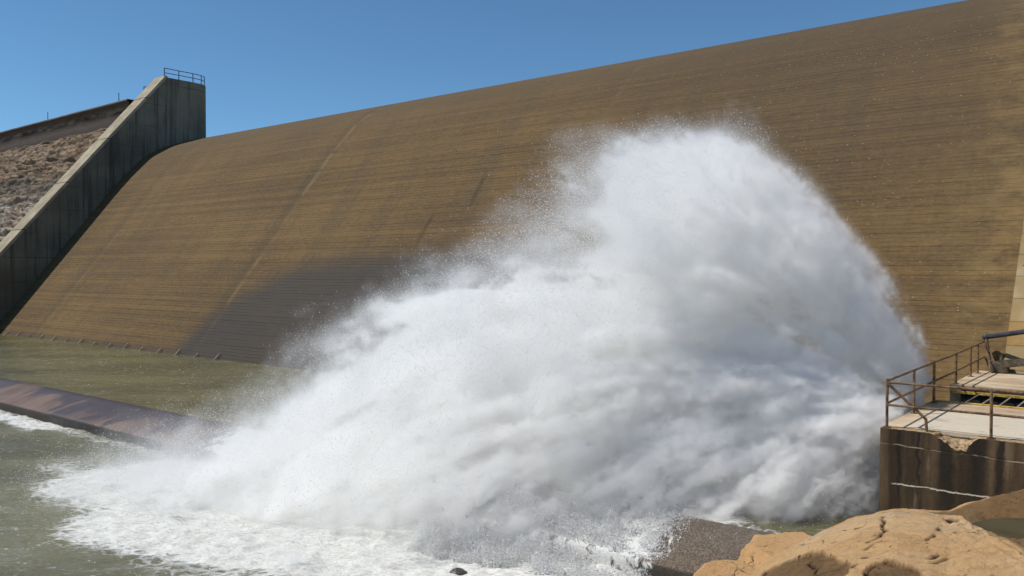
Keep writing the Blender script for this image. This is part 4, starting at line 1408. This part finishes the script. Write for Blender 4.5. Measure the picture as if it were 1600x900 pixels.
def drops(name, p, r, mat, parent=None, seed=1):
    """Single drops as small irregular tetrahedra, all in one mesh."""
    rg = np.random.default_rng(seed)
    base = np.array([(1, 1, 1), (1, -1, -1), (-1, 1, -1), (-1, -1, 1)]) / 1.3
    ax_ = rg.normal(size=(len(p), 3)); ax_ /= np.linalg.norm(ax_, axis=1, keepdims=True)
    an = rg.uniform(0, 6.28, len(p))
    c, s_ = np.cos(an)[:, None], np.sin(an)[:, None]
    V = np.empty((len(p), 4, 3))
    for k in range(4):
        b = base[k] * np.ones((len(p), 3))
        V[:, k] = p + r[:, None] * (b * c + np.cross(ax_, b) * s_ + ax_ * (ax_ @ base[k])[:, None] * (1 - c))
    F = (np.arange(len(p)) * 4)[:, None, None] + np.array([(0, 1, 2), (0, 3, 1), (0, 2, 3), (1, 3, 2)])[None]
    return mesh_obj(name, V.reshape(-1, 3), F.reshape(-1, 3), mat, parent)


SP, SA, SW = spray_particles()
SW = np.minimum(SW, 3.5)
dens, NV = rasterise(SP, SW)
soft = blur3(dens, 4)
k = sstep(0.15, 1.2, soft)
dens = k * (0.7 * dens + 0.3 * blur3(dens, 1)) + (1 - k) * soft
zi, yi, xi = np.nonzero(dens > 0.012)
pv_ = LO + VOX * (np.stack([xi, yi, zi], 1) + 0.5)
a_, b_ = streaks(pv_)
tv = 3.6 * a_ + 1.0 * b_
mod = np.exp(np.clip(tv, -2.0, 1.2))
d0 = dens[zi, yi, xi]
dv_ = d0 * mod
# thin spray between torn, much denser clumps
clump = sstep(0.25, 0.9, tv) * sstep(0.15, 1.0, d0)
out = np.zeros_like(dens)
DM = DMAX + 8.0 * sstep(-14.0, -7.5, pv_[:, 0]) * sstep(7.0, 3.5, pv_[:, 2])
out[zi, yi, xi] = DM * (1 - np.exp(-np.maximum(dv_ - 0.02, 0) / DM)) * (0.28 + 0.72 * sstep(-0.8, 0.45, tv)) + CLUMP * clump * (1 + sstep(6, 25, d0))
core_d = np.minimum(blur3(dens, 2), 120)
dens = out
cv, cq = surface_nets(core_d, 55.0)
cv = LO + VOX * (cv + 0.5)
spray = mesh_obj('water_spray', cv, cq, MAT['white'], smooth=True)
tag(spray, 'huge white plume of water spray bursting from the outlet platform across the dam', 'spray', kind='stuff')
mist = volume_object('mist', dens, NV, mat_mist(), spray)
mist['kind'] = 'stuff'
# single drops along the ragged edges and over the dense water
rg = np.random.default_rng(77)
sd = sample(soft, SP)
pr = np.where(sd < 0.02, 0.06, np.where(sd < 0.35, 0.6, np.where(sd < 0.7, 0.12, 0.0))) * np.clip(SW, 0.3, 2.0)
pick = np.nonzero(rg.random(len(SP)) < pr)[0]
if len(pick) > 320000:
    pick = rg.choice(pick, 320000, replace=False)
dp = SP[pick]
dr = 0.0062 * np.clip(rg.lognormal(0, 0.5, len(dp)), 0.3, 2.1)
# splash thrown up where the sheet hits the sill
n = 170000
sx = -8.2 - 6.5 * rg.random(n) ** 0.8
sy = 15.2 + 3.2 * rg.random(n) + 0.25 * (sx + 8.3)
cl = fbm(np.stack([sx * 1.3, sy * 1.3], 1), 5, 410, 0.6)
edge = sstep(-8.2, -9.6, sx + 0.9 * cl)
hgt = np.clip(0.10 + 1.1 * np.maximum(cl, -0.05) + 0.25 * np.sin((sx + 14.7) / 6.5 * math.pi), 0.02, 1.1) * edge
ok = (rg.random(n) < 0.15 + edge) & (cl > -0.22)
sx, sy, hgt, n = sx[ok], sy[ok], hgt[ok], int(ok.sum())
sz = np.interp(sy, [14.0, 15.9, 15.95, 17.8, 18.3], [-0.9, -0.9, -0.5, 0.05, 0.0]) + hgt * rg.random(n) ** 2
ep = np.stack([sx, sy, sz], 1)
dp = np.concatenate([dp, ep]); dr = np.concatenate([dr, 0.0075 * rg.lognormal(0, 0.45, n)])
dr_o = drops('drops', dp, dr, MAT['drop'], spray)
dr_o['kind'] = 'stuff'
print('PLUME', len(cv), len(SP), len(dp))


# ------------------------------------------------------------------ camera, light, render settings
cam = bpy.data.cameras.new('camera')
cam.sensor_width = 36.0
cam.lens = 36.0 * 1310 / 1600
cam.clip_start = 0.05
cam.clip_end = 3000
co = link(bpy.data.objects.new('camera', cam))
co.location = CAM
co.rotation_euler = (R(90 - 1.18), 0, YAW)
scene.camera = co

SUN = Vector((-0.54, -0.42, 1.0)).normalized()
sun = bpy.data.lights.new('sun', 'SUN')
sun.energy = 3.8
sun.angle = R(0.53)
sun.color = (1.0, 0.95, 0.87)
so = link(bpy.data.objects.new('sun', sun))
so.location = SUN * 60
so.rotation_euler = SUN.to_track_quat('Z', 'Y').to_euler()

world = bpy.data.worlds.new('World')
scene.world = world
world.use_nodes = True
wt = world.node_tree
wt.nodes.clear()
sky = wt.nodes.new('ShaderNodeTexSky')
sky.sky_type = 'NISHITA'
sky.sun_disc = False
sky.sun_elevation = math.asin(SUN.z)
sky.sun_rotation = math.atan2(SUN.x, SUN.y)
sky.altitude = 1500
sky.air_density = 0.85
sky.dust_density = 0.05
sky.ozone_density = 6.0
bg = wt.nodes.new('ShaderNodeBackground')
bg.inputs['Strength'].default_value = 0.118
wo = wt.nodes.new('ShaderNodeOutputWorld')
wb = wt.nodes.new('ShaderNodeMix')
wb.data_type = 'RGBA'
wb.blend_type = 'MULTIPLY'
wb.inputs[0].default_value = 1.0
wb.inputs[7].default_value = (0.84, 1.03, 0.98, 1)
wt.links.new(sky.outputs[0], wb.inputs[6])
wt.links.new(wb.outputs[2], bg.inputs[0])
wt.links.new(bg.outputs[0], wo.inputs[0])

scene.view_settings.view_transform = 'Standard'
scene.view_settings.look = 'None'
scene.view_settings.exposure = 0.0
scene.view_settings.gamma = 1.0
scene.view_settings.use_curve_mapping = False
scene.render.engine = 'CYCLES'
cy = scene.cycles
cy.use_denoising = True
cy.max_bounces = 36
cy.diffuse_bounces = 6
cy.glossy_bounces = 3
cy.transmission_bounces = 6
cy.transparent_max_bounces = 16
cy.volume_bounces = 26
cy.adaptive_threshold = 0.035
cy.volume_step_rate = 2.0
cy.volume_max_steps = 256
cy.caustics_reflective = False
cy.caustics_refractive = False
cy.sample_clamp_indirect = 6.0
scene.render.use_persistent_data = False
